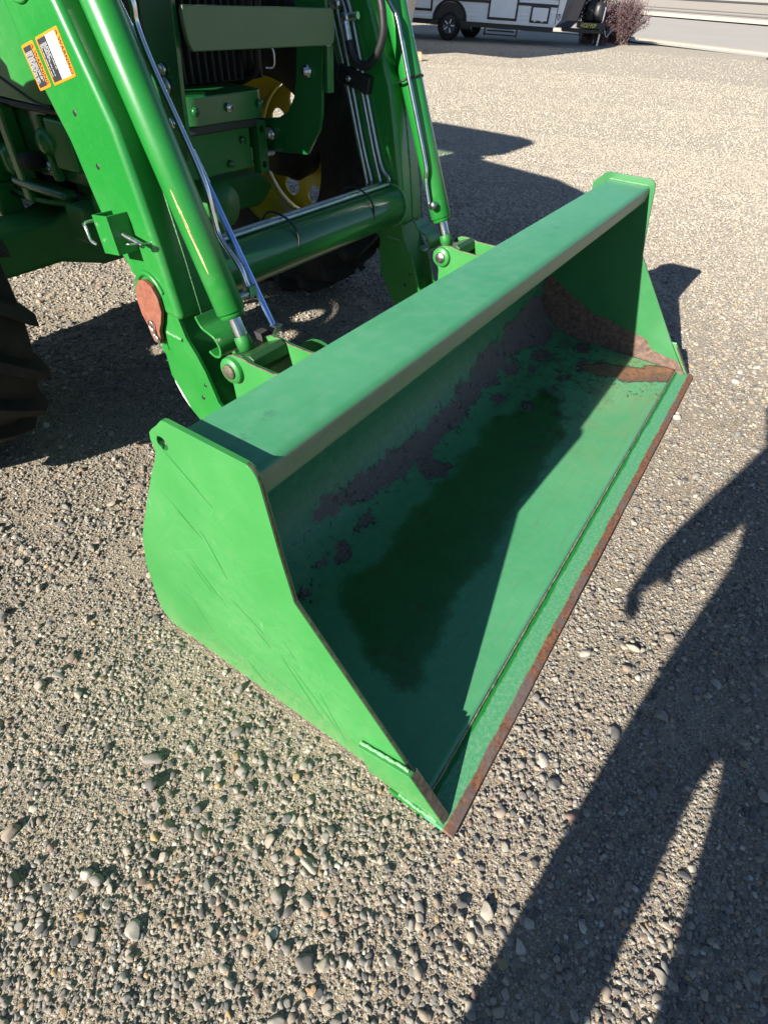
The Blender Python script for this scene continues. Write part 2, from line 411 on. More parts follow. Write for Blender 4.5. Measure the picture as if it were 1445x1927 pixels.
def structure(o): o['kind'] = 'structure'; return o
def dup(o, dx, parent):
    """copy of a part with its sub-parts, shifted along the tractor's width"""
    c = o.copy(); COL.objects.link(c)
    if parent is o.parent: c.location = Vector(o.location)+Vector((dx, 0, 0))
    c.parent = parent; c.matrix_parent_inverse = o.matrix_parent_inverse.copy()
    for ch in list(o.children): dup_child(ch, c)
    return c
def dup_child(o, parent):
    c = o.copy(); COL.objects.link(c); c.parent = parent; c.matrix_parent_inverse = o.matrix_parent_inverse.copy()
    return c

# ------------------------------------------------------------------ ground, road, kerb
NX, NY = .891, -.454          # road normal in plan; the yard rises a little toward the road
def gh(x, y):
    u = NX*x+NY*y
    h = .02*max(0, u-6)+.02*max(0, u-20)
    if u > 64: h -= .03*(u-64)
    return h
def axis_coords(lo, a, b, hi, fine):
    mid = np.arange(a, b+fine/2, fine); out = list(mid)
    st = fine; q = b
    while q < hi: st *= 1.12; q += min(st, 14); out.append(q)
    st = fine; q = a
    while q > lo: st *= 1.12; q -= min(st, 14); out.insert(0, q)
    return np.array(out)
gx = axis_coords(-140, -.8, 3.4, 330, .035); gy = axis_coords(-260, -1.2, 3.0, 300, .035)
X, Y = np.meshgrid(gx, gy); nv = X.size
U = NX*X+NY*Y
Z = .02*np.maximum(0, U-6)+.02*np.maximum(0, U-20)-.03*np.maximum(0, U-64)
near = np.exp(-((X-1)**2+(Y-.5)**2)/60)
Zr = np.array([noise.noise((x*1.7, y*1.7, 0))*.5+noise.noise((x*6, y*6, 3))*.3 + noise.noise((x*17, y*17, 7))*.2 for x, y in zip(X.ravel(), Y.ravel())]).reshape(X.shape)
Z = Z-.005+Zr*.011*near
Z = np.where(U > 19.0, Z-.05, Z)
idx = np.arange(nv).reshape(X.shape)
F = np.stack([idx[:-1, :-1], idx[:-1, 1:], idx[1:, 1:], idx[1:, :-1]], -1).reshape(-1, 4)
me = bpy.data.meshes.new('gravel_yard'); me.from_pydata(np.stack([X, Y, Z], -1).reshape(-1, 3).tolist(), [], F.tolist())
me.polygons.foreach_set('use_smooth', [True]*len(me.polygons)); me.materials.append(M['ground'])
yard = bpy.data.objects.new('gravel_yard', me); COL.objects.link(yard); structure(yard)

def uvp(u, v, dz=0):
    x = NX*u+.454*v; y = NY*u+.891*v
    return Vector((x, y, gh(x, y)+dz))
def strip(name, us, dz, mat, v0=-60, v1=140, nv_=60):
    m = MB(); vs = []; fs = []
    k = len(us)
    for i in range(nv_+1):
        v = v0+(v1-v0)*i/nv_
        for u, z in zip(us, dz): vs.append(uvp(u, v, z))
    for i in range(nv_):
        for j in range(k-1): a = i*k+j; fs.append((a, a+1, a+k+1, a+k))
    m.add(vs, fs); o = m.build(name, mat); return structure(o)
def rough_mat(name, c1, c2, sc=8, r=.9, sc2=180):
    s = NT(name); n = s.noise(sc, 5, .65); m = s.noise(sc2, 4, .7)
    v = s.mix(n, c1, c2); v = s.mix(s.math('MULTIPLY', s.step(m, .4, .7), .35), v, tuple(c*1.35 for c in c2)); s.bump(m, .3, .004)
    return s.out(v, r, 0, .2)
M['asphalt'] = rough_mat('asphalt', (.31, .285, .255), (.39, .36, .325), .5, .85)
M['concrete'] = rough_mat('concrete', (.40, .37, .32), (.50, .46, .39), 2)
M['kerbpaint'] = rough_mat('kerb_stone', (.42, .33, .24), (.52, .42, .31), 2)
M['verge'] = rough_mat('verge_dirt', (.33, .285, .235), (.42, .37, .31), 1.2)
M['verge2'] = rough_mat('verge_track', (.22, .20, .185), (.28, .26, .235), 1.2)
M['stripe'] = rough_mat('pale_path', (.62, .56, .42), (.70, .64, .50), 2)
strip('gutter_apron', [18.7, 19.35], [.0, .012], 'concrete')
# kerb laid in separate lengths
for i in range(34):
    v = -30+i*3.0
    m = MB(); pa = [uvp(19.36, v+.02, 0), uvp(19.62, v+.02, 0), uvp(19.62, v+2.98, 0), uvp(19.36, v+2.98, 0)]
    lo = [p+Vector((0, 0, -.15)) for p in pa]; hi = [p+Vector((0, 0, .045 if j in (0, 3) else .06)) for j, p in enumerate(pa)]
    m.add(lo+hi, [(0, 1, 2, 3), (4, 7, 6, 5), (0, 4, 5, 1), (1, 5, 6, 2), (2, 6, 7, 3), (3, 7, 4, 0)])
    if i == 0:
        kerb = thing('kerb', 'long pale kerb stones edging the road beyond the gravel yard', 'kerb', uvp(19.5, 0)); del kerb['label'], kerb['category']; kerb['kind'] = 'structure'
    m.build('kerb_stone', 'kerbpaint', kerb, .012)
strip('road', [19.64, 31.3], [-.03, -.02], 'asphalt')
strip('footpath', [31.3, 34.2], [.03, .03], 'stripe')
strip('verge', [34.2, 36.2, 36.2, 37.4, 37.4, 39.2, 39.2, 40.3, 40.3, 52], [.0, .0, .002, .002, .0, .0, .002, .002, 0, 0], 'verge')
strip('wheel_track', [36.2, 37.4], [.02, .02], 'verge2'); strip('wheel_track', [39.3, 40.2], [.02, .02], 'verge2')
strip('dark_kerb', [52, 54.5], [.01, .06], 'wornedge')
strip('far_pavement', [54.6, 64], [.06, .08], 'concrete')

# ------------------------------------------------------------------ the tractor (one thing)
TR = thing('loader_tractor', 'green farm tractor with front loader and a wide green bucket resting on the gravel', 'tractor', (.9225, 2.0, 0))
DX = .965
W = 2.13

# ---- bucket: curved inner sheet with wear, the part that carries its plates
prof = [(.553, .640), (.62, .50), (.695, .33), (.718, .25), (.715, .183), (.684, .115), (.63, .055), (.56, .026), (.45, .020), (.046, .020)]
wet = [(0.329,0.775),(0.358,0.77),(0.388,0.787),(0.458,0.806),(0.514,0.796),(0.573,0.787),(0.642,0.787),(0.703,0.774),(0.768,0.79),(0.815,0.77),(0.938,0.8),(1.013,0.766),(1.099,0.79),(1.19,0.762),(1.273,0.755),(1.353,0.802),(1.504,0.818),(1.589,0.84),(1.551,0.934),(1.413,0.991),(1.359,1.03),(1.226,1.031),(1.159,1.04),(1.05,1.052),(0.972,1.055),(0.918,1.05),(0.801,1.053),(0.764,1.066),(0.693,1.059),(0.65,1.072),(0.564,1.061),(0.499,1.061),(0.436,1.07),(0.364,1.085),(0.314,1.101),(0.26,1.097),(0.192,1.113),(0.166,1.098),(0.148,1.074),(0.167,1.032),(0.186,0.965),(0.223,0.89),(0.265,0.816)]
band = [(0.414,0.596),(0.447,0.573),(0.478,0.553),(0.531,0.586),(0.568,0.591),(0.626,0.573),(0.673,0.585),(0.728,0.602),(0.782,0.584),(0.845,0.612),(0.959,0.607),(1.051,0.603),(1.17,0.61),(1.253,0.576),(1.338,0.578),(1.479,0.527),(1.606,0.545),(1.738,0.51),(1.833,0.504),(1.966,0.475),(2.098,0.495),(2.127,0.573),(2.094,0.673),(1.959,0.704),(1.864,0.663),(1.767,0.636),(1.661,0.634),(1.536,0.642),(1.478,0.674),(1.386,0.645),(1.224,0.679),(1.103,0.692),(0.991,0.683),(0.914,0.716),(0.933,0.777),(0.876,0.793),(0.828,0.753),(0.829,0.716),(0.845,0.68),(0.783,0.682),(0.731,0.673),(0.687,0.669),(0.632,0.666),(0.585,0.658),(0.533,0.607),(0.486,0.614),(0.428,0.613)]
strp = [(1.875,0.886),(1.972,0.976),(2.01,1.084),(2.036,1.126),(2.072,1.12),(2.119,1.219),(2.095,1.25),(1.992,1.23),(1.925,1.147),(1.871,1.079),(1.887,1.042),(1.85,0.976)]
spots = [(.544,.70,.026),(.405,.728,.022),(.42,.700,.014),(.35,.697,.014),(.358,.638,.011),(.237,.729,.014),(1.625,.672,.05),(1.715,.734,.035),(1.832,.72,.045),(1.641,.868,.028),(1.746,.867,.03),(1.434,.838,.02),(1.391,.726,.03),(2.045,.84,.05),(1.9,.9,.04),(1.95,.96,.03)]
def sdf(P, poly):
    """signed distance, positive inside"""
    P = np.asarray(P); d = np.full(len(P), 1e9); ins = np.zeros(len(P), bool)
    n = len(poly)
    for i in range(n):
        a = np.array(poly[i]); b = np.array(poly[(i+1) % n]); e = b-a
        t = np.clip(((P-a)@e)/(e@e+1e-12), 0, 1); d = np.minimum(d, np.linalg.norm(P-a-t[:, None]*e, axis=1))
        c = (a[1] > P[:, 1]) != (b[1] > P[:, 1])
        xx = (b[0]-a[0])*(P[:, 1]-a[1])/((b[1]-a[1]) if b[1] != a[1] else 1e-9)+a[0]
        ins ^= c & (P[:, 0] < xx)
    return np.where(ins, d, -d)
L = [0]
for a, b in zip(prof[:-1], prof[1:]): L.append(L[-1]+math.dist(a, b))
cum = np.array(L); py_ = np.array([p[0] for p in prof]); pz_ = np.array([p[1] for p in prof])
# the profile softened so that the back rolls into the floor
ns = 130; ss = np.linspace(0, cum[-1], ns); yy = np.interp(ss, cum, py_); zz = np.interp(ss, cum, pz_)
for _ in range(18):
    yy[1:-1] = (yy[:-2]+2*yy[1:-1]+yy[2:])/4; zz[1:-1] = (zz[:-2]+2*zz[1:-1]+zz[2:])/4
nx = 260; xs = np.linspace(.011, W-.011, nx)
verts = []
UV = []
for j in range(ns):
    for i in range(nx):
        dent = .0016*noise.noise((xs[i]*3.1, ss[j]*4, 0))
        verts.append((xs[i], yy[j]-dent*.5, max(zz[j]+dent, .0165))); UV.append((xs[i], ss[j]))
idx = np.arange(ns*nx).reshape(ns, nx)
F = np.stack([idx[:-1, :-1], idx[:-1, 1:], idx[1:, 1:], idx[1:, :-1]], -1).reshape(-1, 4)
me = bpy.data.meshes.new('bucket'); me.from_pydata(verts, [], F.tolist()); me.polygons.foreach_set('use_smooth', [True]*len(me.polygons))
UV = np.array(UV)
def setattr_(name, vals):
    a = me.attributes.new(name, 'FLOAT', 'POINT'); a.data.foreach_set('value', np.asarray(vals, dtype=np.float32))
setattr_('wet', sdf(UV, wet)); setattr_('band', sdf(UV, band)); setattr_('strip', sdf(UV, strp)); setattr_('arc', UV[:, 1])
sp_ = np.full(len(UV), -1.)
for (a, b, r) in spots: sp_ = np.maximum(sp_, r*.8-np.hypot((UV[:, 0]-a)/1.7, (UV[:, 1]-b)*1.1))
setattr_('spots', sp_)
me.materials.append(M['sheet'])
BK = bpy.data.objects.new('bucket', me); COL.objects.link(BK); par(BK, TR)
so = BK.modifiers.new('s', 'SOLIDIFY'); so.thickness = .007; so.offset = 0 - 1
BK['label'] = 'worn bucket shell with bare streaks and a dark wet patch'

def circ(cx, cy, r, n=20, a0=0): return [(cx+r*math.cos(a0+2*math.pi*k/n), cy+r*math.sin(a0+2*math.pi*k/n)) for k in range(n)]
outline = [(.566, .690), (.574, .688), (.590, .672), (.604, .660), (.613, .650), (.6155, .636), (.612, .622), (.6135, .606), (.637, .565), (.656, .529), (.706, .43), (.752, .338), (.762, .310), (.787, .219),
           (.799, .10), (.800, .060), (.795, .03), (.775, .004), (.4, .003), (.05, .003), (.0, .004), (.0, .010), (.082, .103), (.341, .431), (.360, .53), (.382, .664), (.3865, .677), (.394, .686), (.404, .6905)]
m = MB(); m.prism(outline, 0, .0095, 'x', [circ(.586, .641, .0125)]); sp1 = m.build('side_plate', 'plate', BK, .0012)
m = MB(); m.prism(outline, W-.0095, W, 'x'); sp2 = m.build('side_plate', 'platein', BK, .0012)
# narrow worn bare edge along the front of each plate
edge = [(0, .010), (.082, .103), (.341, .431), (.360, .53), (.382, .664), (.3865, .677), (.394, .686), (.404, .6905)]
for x0, x1 in ((.0025, .0068), (W-.0068, W-.0025)):
    m = MB(); vs = []; fs = []
    for i, (y, z) in enumerate(edge):
        for x in (x0, x1):
            for o_ in (-.0006, .003): vs.append((x, y+o_, z+(0 if i < 6 else -o_*.2)))
    k = len(edge)
    for i in range(k-1):
        a = i*4; b = a+4; fs += [(a, a+2, b+2, b), (a, b, b+1, a+1), (a+2, a+3, b+3, b+2)]
    m.add(vs, fs); m.build('bare_edge', 'wornedge', BK)
# weld seam where sheet meets the far plate
m = MB(); pts = [(W-.013, float(yy[j])-.002, float(zz[j])+.001) for j in range(0, ns, 4)]; m.tube(pts, .0035, 6); m.build('weld_seam', 'weld', BK)
# top beam
bsec = [(.557, .668), (.557, .618), (.551, .612), (.408, .612), (.4005, .618), (.3985, .626), (.3975, .654), (.4005, .663), (.408, .668)]
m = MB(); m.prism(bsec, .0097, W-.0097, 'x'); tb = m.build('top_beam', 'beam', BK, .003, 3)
m = MB()
for x in np.linspace(.012, W-.012, 90): pass
m.tube([(x, .5595+.0008*math.sin(x*90), .6605) for x in np.linspace(.012, W-.012, 160)], .0025, 6); m.build('weld_seam', 'weld', BK)
# fillet weld round the beam's ends
for xx, sg in ((.0105, 1), (W-.0105, -1)):
    m = MB(); m.tube([(xx+sg*.001, y, .6695) for y in np.linspace(.41, .555, 20)], .003, 6); m.build('weld_seam', 'weld', BK)
# cutting edge
m = MB(); n = 60; vs = []; fs = []
sec = [(.115, .001), (.115, .0155), (-.012, .0155), (-.031, .009), (-.0325, .001)]
xs2 = np.linspace(-.0185, W+.0185, n)
for i, x in enumerate(xs2):
    wv = .0012*noise.noise((x*5, 0, 0))+.0006*noise.noise((x*25, 3, 0))
    for (y, z) in sec: vs.append((x, y+(wv if y < 0 else 0), z))
k = len(sec)
for i in range(n-1):
    for j in range(k): j2 = (j+1) % k; fs.append((i*k+j, i*k+j2, (i+1)*k+j2, (i+1)*k+j))
fs += [tuple(range(k)), tuple((n-1)*k+j for j in reversed(range(k)))]
m.add(vs, fs); m.build('cutting_edge', 'blade', BK)
# weld bead between floor and cutting edge
def bead_mat():
    s = NT('floor_weld'); n = s.noise(150, 5, .7)
    v = s.mix(s.step(n, .35, .65), (.12, .13, .085), (.30, .28, .20)); s.bump(n, .8, .002); return s.out(v, .7, 0, .3)
M['bead'] = bead_mat()
pts = []; rad = []
for x in np.linspace(.012, W-.012, 300):
    pts.append((x, .0445+.0018*noise.noise((x*22, 0, 0)), .0185)); rad.append(.0042+.0012*noise.noise((x*60, 5, 0)))
m = MB(); m.tube(pts, .004, 6, True, rad); m.build('weld_bead', 'bead', BK)
# wear plates at both lower corners
wp = [(.196, .098), (.081, .123), (.078, .121), (-.006, .018), (-.004, .0165), (.165, .0165), (.178, .045)]
for x0, x1 in ((-.0145, -.0005), (W+.0005, W+.0145)):
    m = MB(); m.prism(wp, x0, x1, 'x'); q = m.build('wear_plate', 'plate', BK, .0025)
def edge_strip(x0, x1, pts, mat, t=.0008, name='bare_edge'):
    m = MB(); vs = []; fs = []
    for (y, z) in pts: vs += [(x0, y-t, z), (x1, y-t, z), (x0, y+.002, z-.002), (x1, y+.002, z-.002)]
    for i in range(len(pts)-1):
        a = i*4; b = a+4; fs += [(a, b, b+1, a+1), (a, a+2, b+2, b), (a+1, b+1, b+3, a+3)]
    m.add(vs, fs); return m.build(name, mat, BK)
for x0, x1 in ((-.012, .0085), (W-.0085, W+.012)): edge_strip(x0, x1, [(-.0055, .019), (.03, .062), (.078, .1205)], 'wornedge')
def jit_tube(a, b, r, n, name, mat, parent, amp=.0015, seg=7):
    a = Vector(a); b = Vector(b); pts = []; rad = []
    for i in range(n):
        t = i/(n-1); p = a.lerp(b, t); pts.append(p+Vector((noise.noise(p*90)*amp, noise.noise(p*90+Vector((5, 0, 0)))*amp, noise.noise(p*90+Vector((9, 0, 0)))*amp))); rad.append(r*(1+.35*noise.noise(p*150)))
    m = MB(); m.tube(pts, r, seg, True, rad); return m.build(name, mat, parent)
jit_tube((-.005, .196, .100), (-.005, .086, .1255), .0036, 60, 'weld_seam', 'whiteweld', BK)
jit_tube((W+.006, .198, .104), (W+.006, .086, .128), .0052, 40, 'weld_seam', 'whiteweld', BK)
jit_tube((-.0160, .094, .0172), (-.0160, .008, .0172), .0034, 60, 'weld_seam', 'whiteweld', BK)
jit_tube((W+.019, .100, .0175), (W+.019, .004, .0175), .0045, 40, 'weld_seam', 'whiteweld', BK)
# hair-thin scuffs on the near plate and on the open floor
M['scuff'] = simple('paint_scuff', (.075, .30, .10), .5); M['scuffdark'] = simple('dark_smear', (.014, .125, .022), .5); M['scufffloor'] = simple('floor_scuff', (.20, .42, .25), .5)
def ribbon_set(n, mk, width, mat, name, seed):
    r_ = random.Random(seed); m = MB(); vs = []; fs = []
    for _ in range(n):
        path, nrm = mk(r_)
        if path is None: continue
        w0 = width*r_.uniform(.5, 1.4); k = len(path); o_ = len(vs)
        for i, p in enumerate(path):
            t = (path[min(i+1, k-1)]-path[max(i-1, 0)]).normalized(); sd = nrm.cross(t)*w0*(math.sin(math.pi*(i+.3)/(k-.4))**.7)
            vs += [p-sd, p+sd]
        for i in range(k-1): fs.append((o_+2*i, o_+2*i+1, o_+2*i+3, o_+2*i+2))
    m.add(vs, fs); o = m.build(name, mat, BK); o['kind'] = 'stuff'; return o
def plate_stroke(amain, aspread, lmin, lmax, off=-.0003):
    def mk(r_):
        for _ in range(20):
            c = (r_.uniform(.06, .74), r_.uniform(.05, .6)); a = amain+r_.gauss(0, aspread); l = r_.uniform(lmin, lmax)**1.0; cv = r_.gauss(0, .35)
            pts = []
            for i in range(14):
                t = (i/13-.5)*l; aa = a+cv*t; pts.append((c[0]+t*math.cos(aa), c[1]+t*math.sin(aa)+.0012*noise.noise((t*40, c[0]*9, c[1]*9))))
            if sdf(pts, outline).min() > .006: return [Vector((off, y, z)) for y, z in pts], Vector((1, 0, 0))
        return None, None
    return mk
ribbon_set(95, plate_stroke(R(14), .22, .05, .42), .00030, 'scuff', 'scuff', 4)
ribbon_set(40, plate_stroke(R(-50), .5, .03, .20), .00028, 'scuff', 'scuff', 8)
ribbon_set(14, plate_stroke(R(50), .16, .05, .20), .0009, 'scuffdark', 'scuff', 21)
def floor_stroke(r_):
    x, y = r_.uniform(.1, 2.0), r_.uniform(.055, .34); a = r_.choice([r_.gauss(1.57, .35), r_.gauss(.3, .6)]); l = r_.uniform(.03, .20); cv = r_.gauss(0, 5); pts = []
    for i in range(10):
        t = (i/9-.5)*l; aa = a+cv*t; px_, py2 = x+t*math.cos(aa), y+t*math.sin(aa)
        if not (.03 < px_ < W-.03 and .052 < py2 < .40): return None, None
        j = int(np.argmin(np.abs(yy[60:]-py2)))+60; pts.append(Vector((px_, py2, max(float(zz[j])+.0016*noise.noise((px_*3.1, float(ss[j])*4, 0)), .0165)+.0005)))
    return pts, Vector((0, 0, 1))
ribbon_set(420, floor_stroke, .00055, 'scufffloor', 'scuff', 31)

# ---- lugs on the bucket's back
lug = [(.575, .60), (.62, .578), (.66, .560), (.713, .545), (.777, .545), (.808, .5505), (.835, .549), (.853, .540), (.8625, .524), (.863, .505), (.855, .488), (.846, .470), (.843, .430), (.872, .33), (.865, .25), (.80, .21), (.722, .25), (.70, .33), (.64, .47)]
LB = []
for dx in (0, DX):
    for x0 in (.373, .496):
        m = MB(); m.prism(lug, x0+dx, x0+.0115+dx, 'x', [circ(.837, .514, .013)]); m.build('pivot_lug', 'plate', BK, .0012)
        e = [p for p in lug[:9]]
        mm = MB(); mm.tube([(x0+.0030+dx, y, z-.0008) for y, z in e], .0030, 6); mm.build('bare_edge', 'wornedge', BK)
    # boss, washer and pin
    m = MB(); m.lathe([(0, .0), (0, .016), (.003, .0175), (.02, .0175)], (.354+dx, .837, .514), (1, 0, 0), 20); m.build('pivot_pin', 'wornedge' if dx == 0 else 'steel', BK)
    m = MB(); m.lathe([(0, .0), (0, .029), (.004, .031), (.014, .031)], (.3605+dx, .837, .514), (1, 0, 0), 24); m.build('pin_boss', 'plate', BK)
    m = MB(); m.lathe([(0, .012), (.13, .012)], (.38+dx, .837, .514), (1, 0, 0), 16); m.build('pin_shaft', 'steel', BK)
    # rounded hook plate further along the bucket's back
    hp = [(.80+.075*math.cos(R(a)), .420+.075*math.sin(R(a))) for a in range(-40, 150, 12)]+[(.70, .40), (.715, .30), (.80, .24), (.86, .30)]
    m = MB(); m.prism(hp, .625+dx, .640+dx, 'x'); m.build('hook_plate', 'plate', BK, .002)

# ---- loader arm
back = [(1.75, 1.42), (1.60, 1.30), (1.45, 1.165), (1.36, 1.128), (1.328, 1.112), (1.315, 1.06), (1.291, .992), (1.243, .896), (1.212, .781), (1.172, .686), (1.125, .625), (1.112, .58)]  # knee widened out of view to block sun on the guard plate
front = [(1.00, .572), (1.025, .718), (1.052, .845), (1.076, .944), (1.112, 1.024), (1.153, 1.114), (1.215, 1.235), (1.33, 1.37), (1.50, 1.50)]
top_b = [(3.3, 1.83), (3.32, 1.66), (2.2, 1.575)]
body = front+[(2.2, 1.72)]+top_b+back
m = MB(); m.prism(body, .378, .502, 'x')
# bolt holes are black discs; the dark inside is painted
ARM = m.build('loader_arm', 'green', TR, .016, 4)
lowp = [(1.150, .66), (1.120, .63), (1.100, .52), (1.094, .50), (1.104, .475), (1.094, .46), (1.092, .404), (1.068, .366), (1.041, .319), (1.001, .285), (.95, .24), (.88, .20), (.80, .19), (.795, .24), (.83, .30), (.885, .352), (.905, .366), (.925, .385), (.953, .462), (.975, .500), (1.000, .535), (1.02, .60), (1.03, .66)]
for x0 in (.3815, .4885):
    m = MB(); m.prism(lowp, x0, x0+.010, 'x'); m.build('arm_cheek_plate', 'green', ARM, .0012)
for (y, z, r_) in ((.962, .421, .0052), (.980, .379, .0062)):
    m = MB(); m.lathe([(0, 0), (0, r_), (-.001, r_)], (.3812, y, z), (-1, 0, 0), 14); m.build('bolt_hole', 'black', ARM)
m = MB(); m.box(.3915, .4885, 0, .006, 0, .33, Matrix.Translation((0, .915, .300)) @ Matrix.Rotation(R(-20), 4, 'X')); m.build('cheek_web', 'green', ARM)
jit_tube((.381, 1.065, .530), (.381, 1.012, .527), .0042, 24, 'weld_seam', 'weld', ARM)
# white scraped edge low on the cheek plate
m = MB(); m.tube([(.386, 1.096-.002, .415), (.386, 1.082, .383), (.386, 1.062, .352), (.386, 1.045, .322)], .0052, 6, True, [.001, .004, .006, .003]); m.build('scraped_edge', 'white', ARM)
# seam on the front face and edge lip
for xx in (.440, .4985):
    m = MB(); pts = smooth_path([(xx, y-.0005, z) for y, z in front[:-1]], 8); m.tube(pts, .0022, 6); m.build('seam', 'weld', ARM)
for (y, z) in ((1.190, .950), (1.161, .863)):
    m = MB(); m.lathe([(0, 0), (0, .0055), (-.0006, .0062)], (.3776, y, z), (-1, 0, 0), 14); m.build('bolt_hole', 'black', ARM)
# pivot boss ring high on the arm (weld ring)
m = MB(); m.tube([(.3765, 1.262+.05*math.cos(t), 1.158+.05*math.sin(t)) for t in np.linspace(0, 2*math.pi, 40)], .004, 6, False); m.build('weld_ring', 'green', ARM)
# round opening with weld ring
m = MB(); m.tube([(.377, 1.085+.050*math.cos(t), .598+.068*math.sin(t)) for t in np.linspace(R(-75), R(150), 36)], .0062, 8); m.build('weld_ring', 'green', ARM)
rustp = [(1.086, .654), (1.108, .648), (1.124, .625), (1.131, .595), (1.127, .562), (1.115, .538), (1.111, .518), (1.104, .500), (1.086, .498), (1.076, .512), (1.074, .535), (1.060, .560), (1.048, .590), (1.050, .622), (1.064, .645)]
m = MB(); m.prism(rustp, .3655, .3762, 'x'); m.build('rusty_latch', 'rustplate', ARM, .0015)
def hairpin(c, ex, ey, s, r, name, parent):
    """R-shaped spring clip lying in the plane of ex, ey"""
    c = Vector(c); ex = Vector(ex).normalized(); ey = Vector(ey).normalized()
    loop = [(.55, .05), (.2, -.12), (-.1, .10), (-.35, .02), (-.7, .22), (-.95, .12), (-1.0, -.08), (-.85, -.24), (-.6, -.22), (-.2, -.02), (.5, .02), (.9, .10)]
    pts = smooth_path([c+ex*(a*s)+ey*(b*s) for a, b in loop], 5); m = MB(); m.tube(pts, r, 6); return m.build(name, 'steel', parent)
hairpin((.360, 1.085, .522), (0, -.35, -1), (0, 1, -.35), .036, .0018, 'spring_clip', ARM)
# stub square tube with through pin
t0 = MB(); a0, a1, b0, b1, z0, z1 = .327, .3778, 1.095, 1.147, .712, .788; th = .0045
mt = Matrix.Translation((0, 1.12, .75)) @ Matrix.Rotation(R(-7), 4, 'X') @ Matrix.Translation((0, -1.12, -.75))
t0.box(a0, a0+th, b0, b1, z0, z1, mt); t0.box(a1-th, a1, b0, b1, z0, z1, mt); t0.box(a0+th, a1-th, b0, b0+th, z0, z1, mt); t0.box(a0+th, a1-th, b1-th, b1, z0, z1, mt)
t0.build('stand_socket', 'green', ARM, .0012)
m = MB(); m.tube([(.3525, 1.16, .762), (.3525, 1.035, .742)], .0056, 12); m.build('socket_pin', 'steel', ARM)
m = MB(); m.tube(smooth_path([(.3525, 1.158, .762), (.3525, 1.172, .764), (.336, 1.178, .765), (.318, 1.174, .764), (.314, 1.164, .757), (.313, 1.158, .735), (.318, 1.150, .728)], 4), .0032, 8); m.build('pin_handle', 'steel', ARM)
hairpin((.3525, 1.045, .744), (1, .0, -.2), (0, -1, .3), .030, .0017, 'spring_clip', ARM)
# strap hook at the arm's front
hook = smooth_path([(0, .972, .590), (0, .957, .568), (0, .938, .561), (0, .918, .552), (0, .905, .532), (0, .908, .512), (0, .926, .505), (0, .944, .512)], 4)
m = MB(); vs = []; fs = []
for i, p in enumerate(hook):
    tn = (hook[min(i+1, len(hook)-1)]-hook[max(i-1, 0)]).normalized(); nrm = Vector((0, -tn.z, tn.y))
    for x in (.398, .482):
        for sg in (-.003, .003): vs.append((x, p.y+nrm.y*sg, p.z+nrm.z*sg))
for i in range(len(hook)-1):
    a = i*4; b = a+4; fs += [(a, b, b+2, a+2), (a+1, a+3, b+3, b+1), (a, a+1, b+1, b), (a+2, b+2, b+3, a+3)]
e_ = (len(hook)-1)*4; fs += [(0, 2, 3, 1), (e_, e_+1, e_+3, e_+2)]
m.add(vs, fs); m.build('strap_hook', 'green', ARM, .001)

# ---- bucket cylinder
cdir = Vector((0, -.223, -.512)).normalized(); cb = Vector((.44, .892, .608)); ct = cb-cdir*1.08
m = MB(); m.lathe([(0, 0), (0, .030), (.004, .0335), (.562, .0335), (.565, .0328), (.568, .0335), (1.06, .0335), (1.07, .02), (1.07, 0)], cb, -cdir, 40)
CY = m.build('bucket_cylinder', 'green', TR)
m = MB(); m.lathe([(.0, .029), (.010, .029), (.010, .016), (.0, .016)], cb, cdir, 32); m.build('gland_nut', 'green', CY)
m = MB(); m.lathe([(-.01, .0158), (.060, .0158)], cb, cdir, 24); m.build('piston_rod', 'chrome', CY)
m = MB(); m.lathe([(.052, .018), (.062, .0195), (.086, .0195), (.086, 0)], cb, cdir, 24); m.build('rod_neck', 'cast', CY)
ey = [(.882, .519), (.845, .533), (.797, .555), (.783, .548), (.777, .525), (.805, .492), (.837, .478), (.868, .488), (.880, .503)]
m = MB(); m.prism(ey, .3875, .4945, 'x'); m.build('rod_eye', 'greasy', CY, .002)
# yellow scratch down the near barrel
def on_barrel(t, ang, r=.0337):
    ax = -cdir; u = Vector((1, 0, 0)); v_ = ax.cross(u); return cb+ax*t+r*(math.cos(ang)*u+math.sin(ang)*v_)
M['primer'] = simple('yellow_primer', (.55, .50, .16), .6); M['scrape'] = simple('bare_scrape', (.20, .09, .045), .6)
sc_b = []
for t0_, t1_, w0, mt_, dz in ((.255, .09, .0032, 'primer', .0), (.222, .14, .0019, 'scrape', .0002)):
    m = MB(); vs = []; fs = []; k = 40
    for i in range(k+1):
        f = i/k; t = t0_+(t1_-t0_)*f; ang = R(202)+R(7)*(f)+.02*noise.noise((f*9, 0, 0)); ww = w0*math.sin(math.pi*min(1, max(.02, f*.97+.02)))**.6*(.6+.8*abs(noise.noise((f*22, 4, 0))))
        vs += [on_barrel(t, ang-ww/.0335, .0338+dz), on_barrel(t, ang+ww/.0335, .0338+dz)]
    for i in range(k): fs.append((2*i, 2*i+1, 2*i+3, 2*i+2))
    m.add(vs, fs); sc_b.append(m.build('paint_scrape', mt_, CY))
# copies for the far side (scrapes, latch and stand socket show only on the near one)
ARM2 = dup(ARM, DX, TR)
CY2 = CY.copy(); COL.objects.link(CY2); CY2.location = Vector(CY.location)+Vector((DX, 0, 0))
for ch in CY.children:
    if ch.name.startswith('paint_scrape'): continue
    dup_child(ch, CY2)
for ch in list(ARM2.children):
    if ch.name.split('.')[0] in ('rusty_latch', 'spring_clip', 'stand_socket', 'socket_pin', 'pin_handle', 'scraped_edge'): bpy.data.objects.remove(ch)

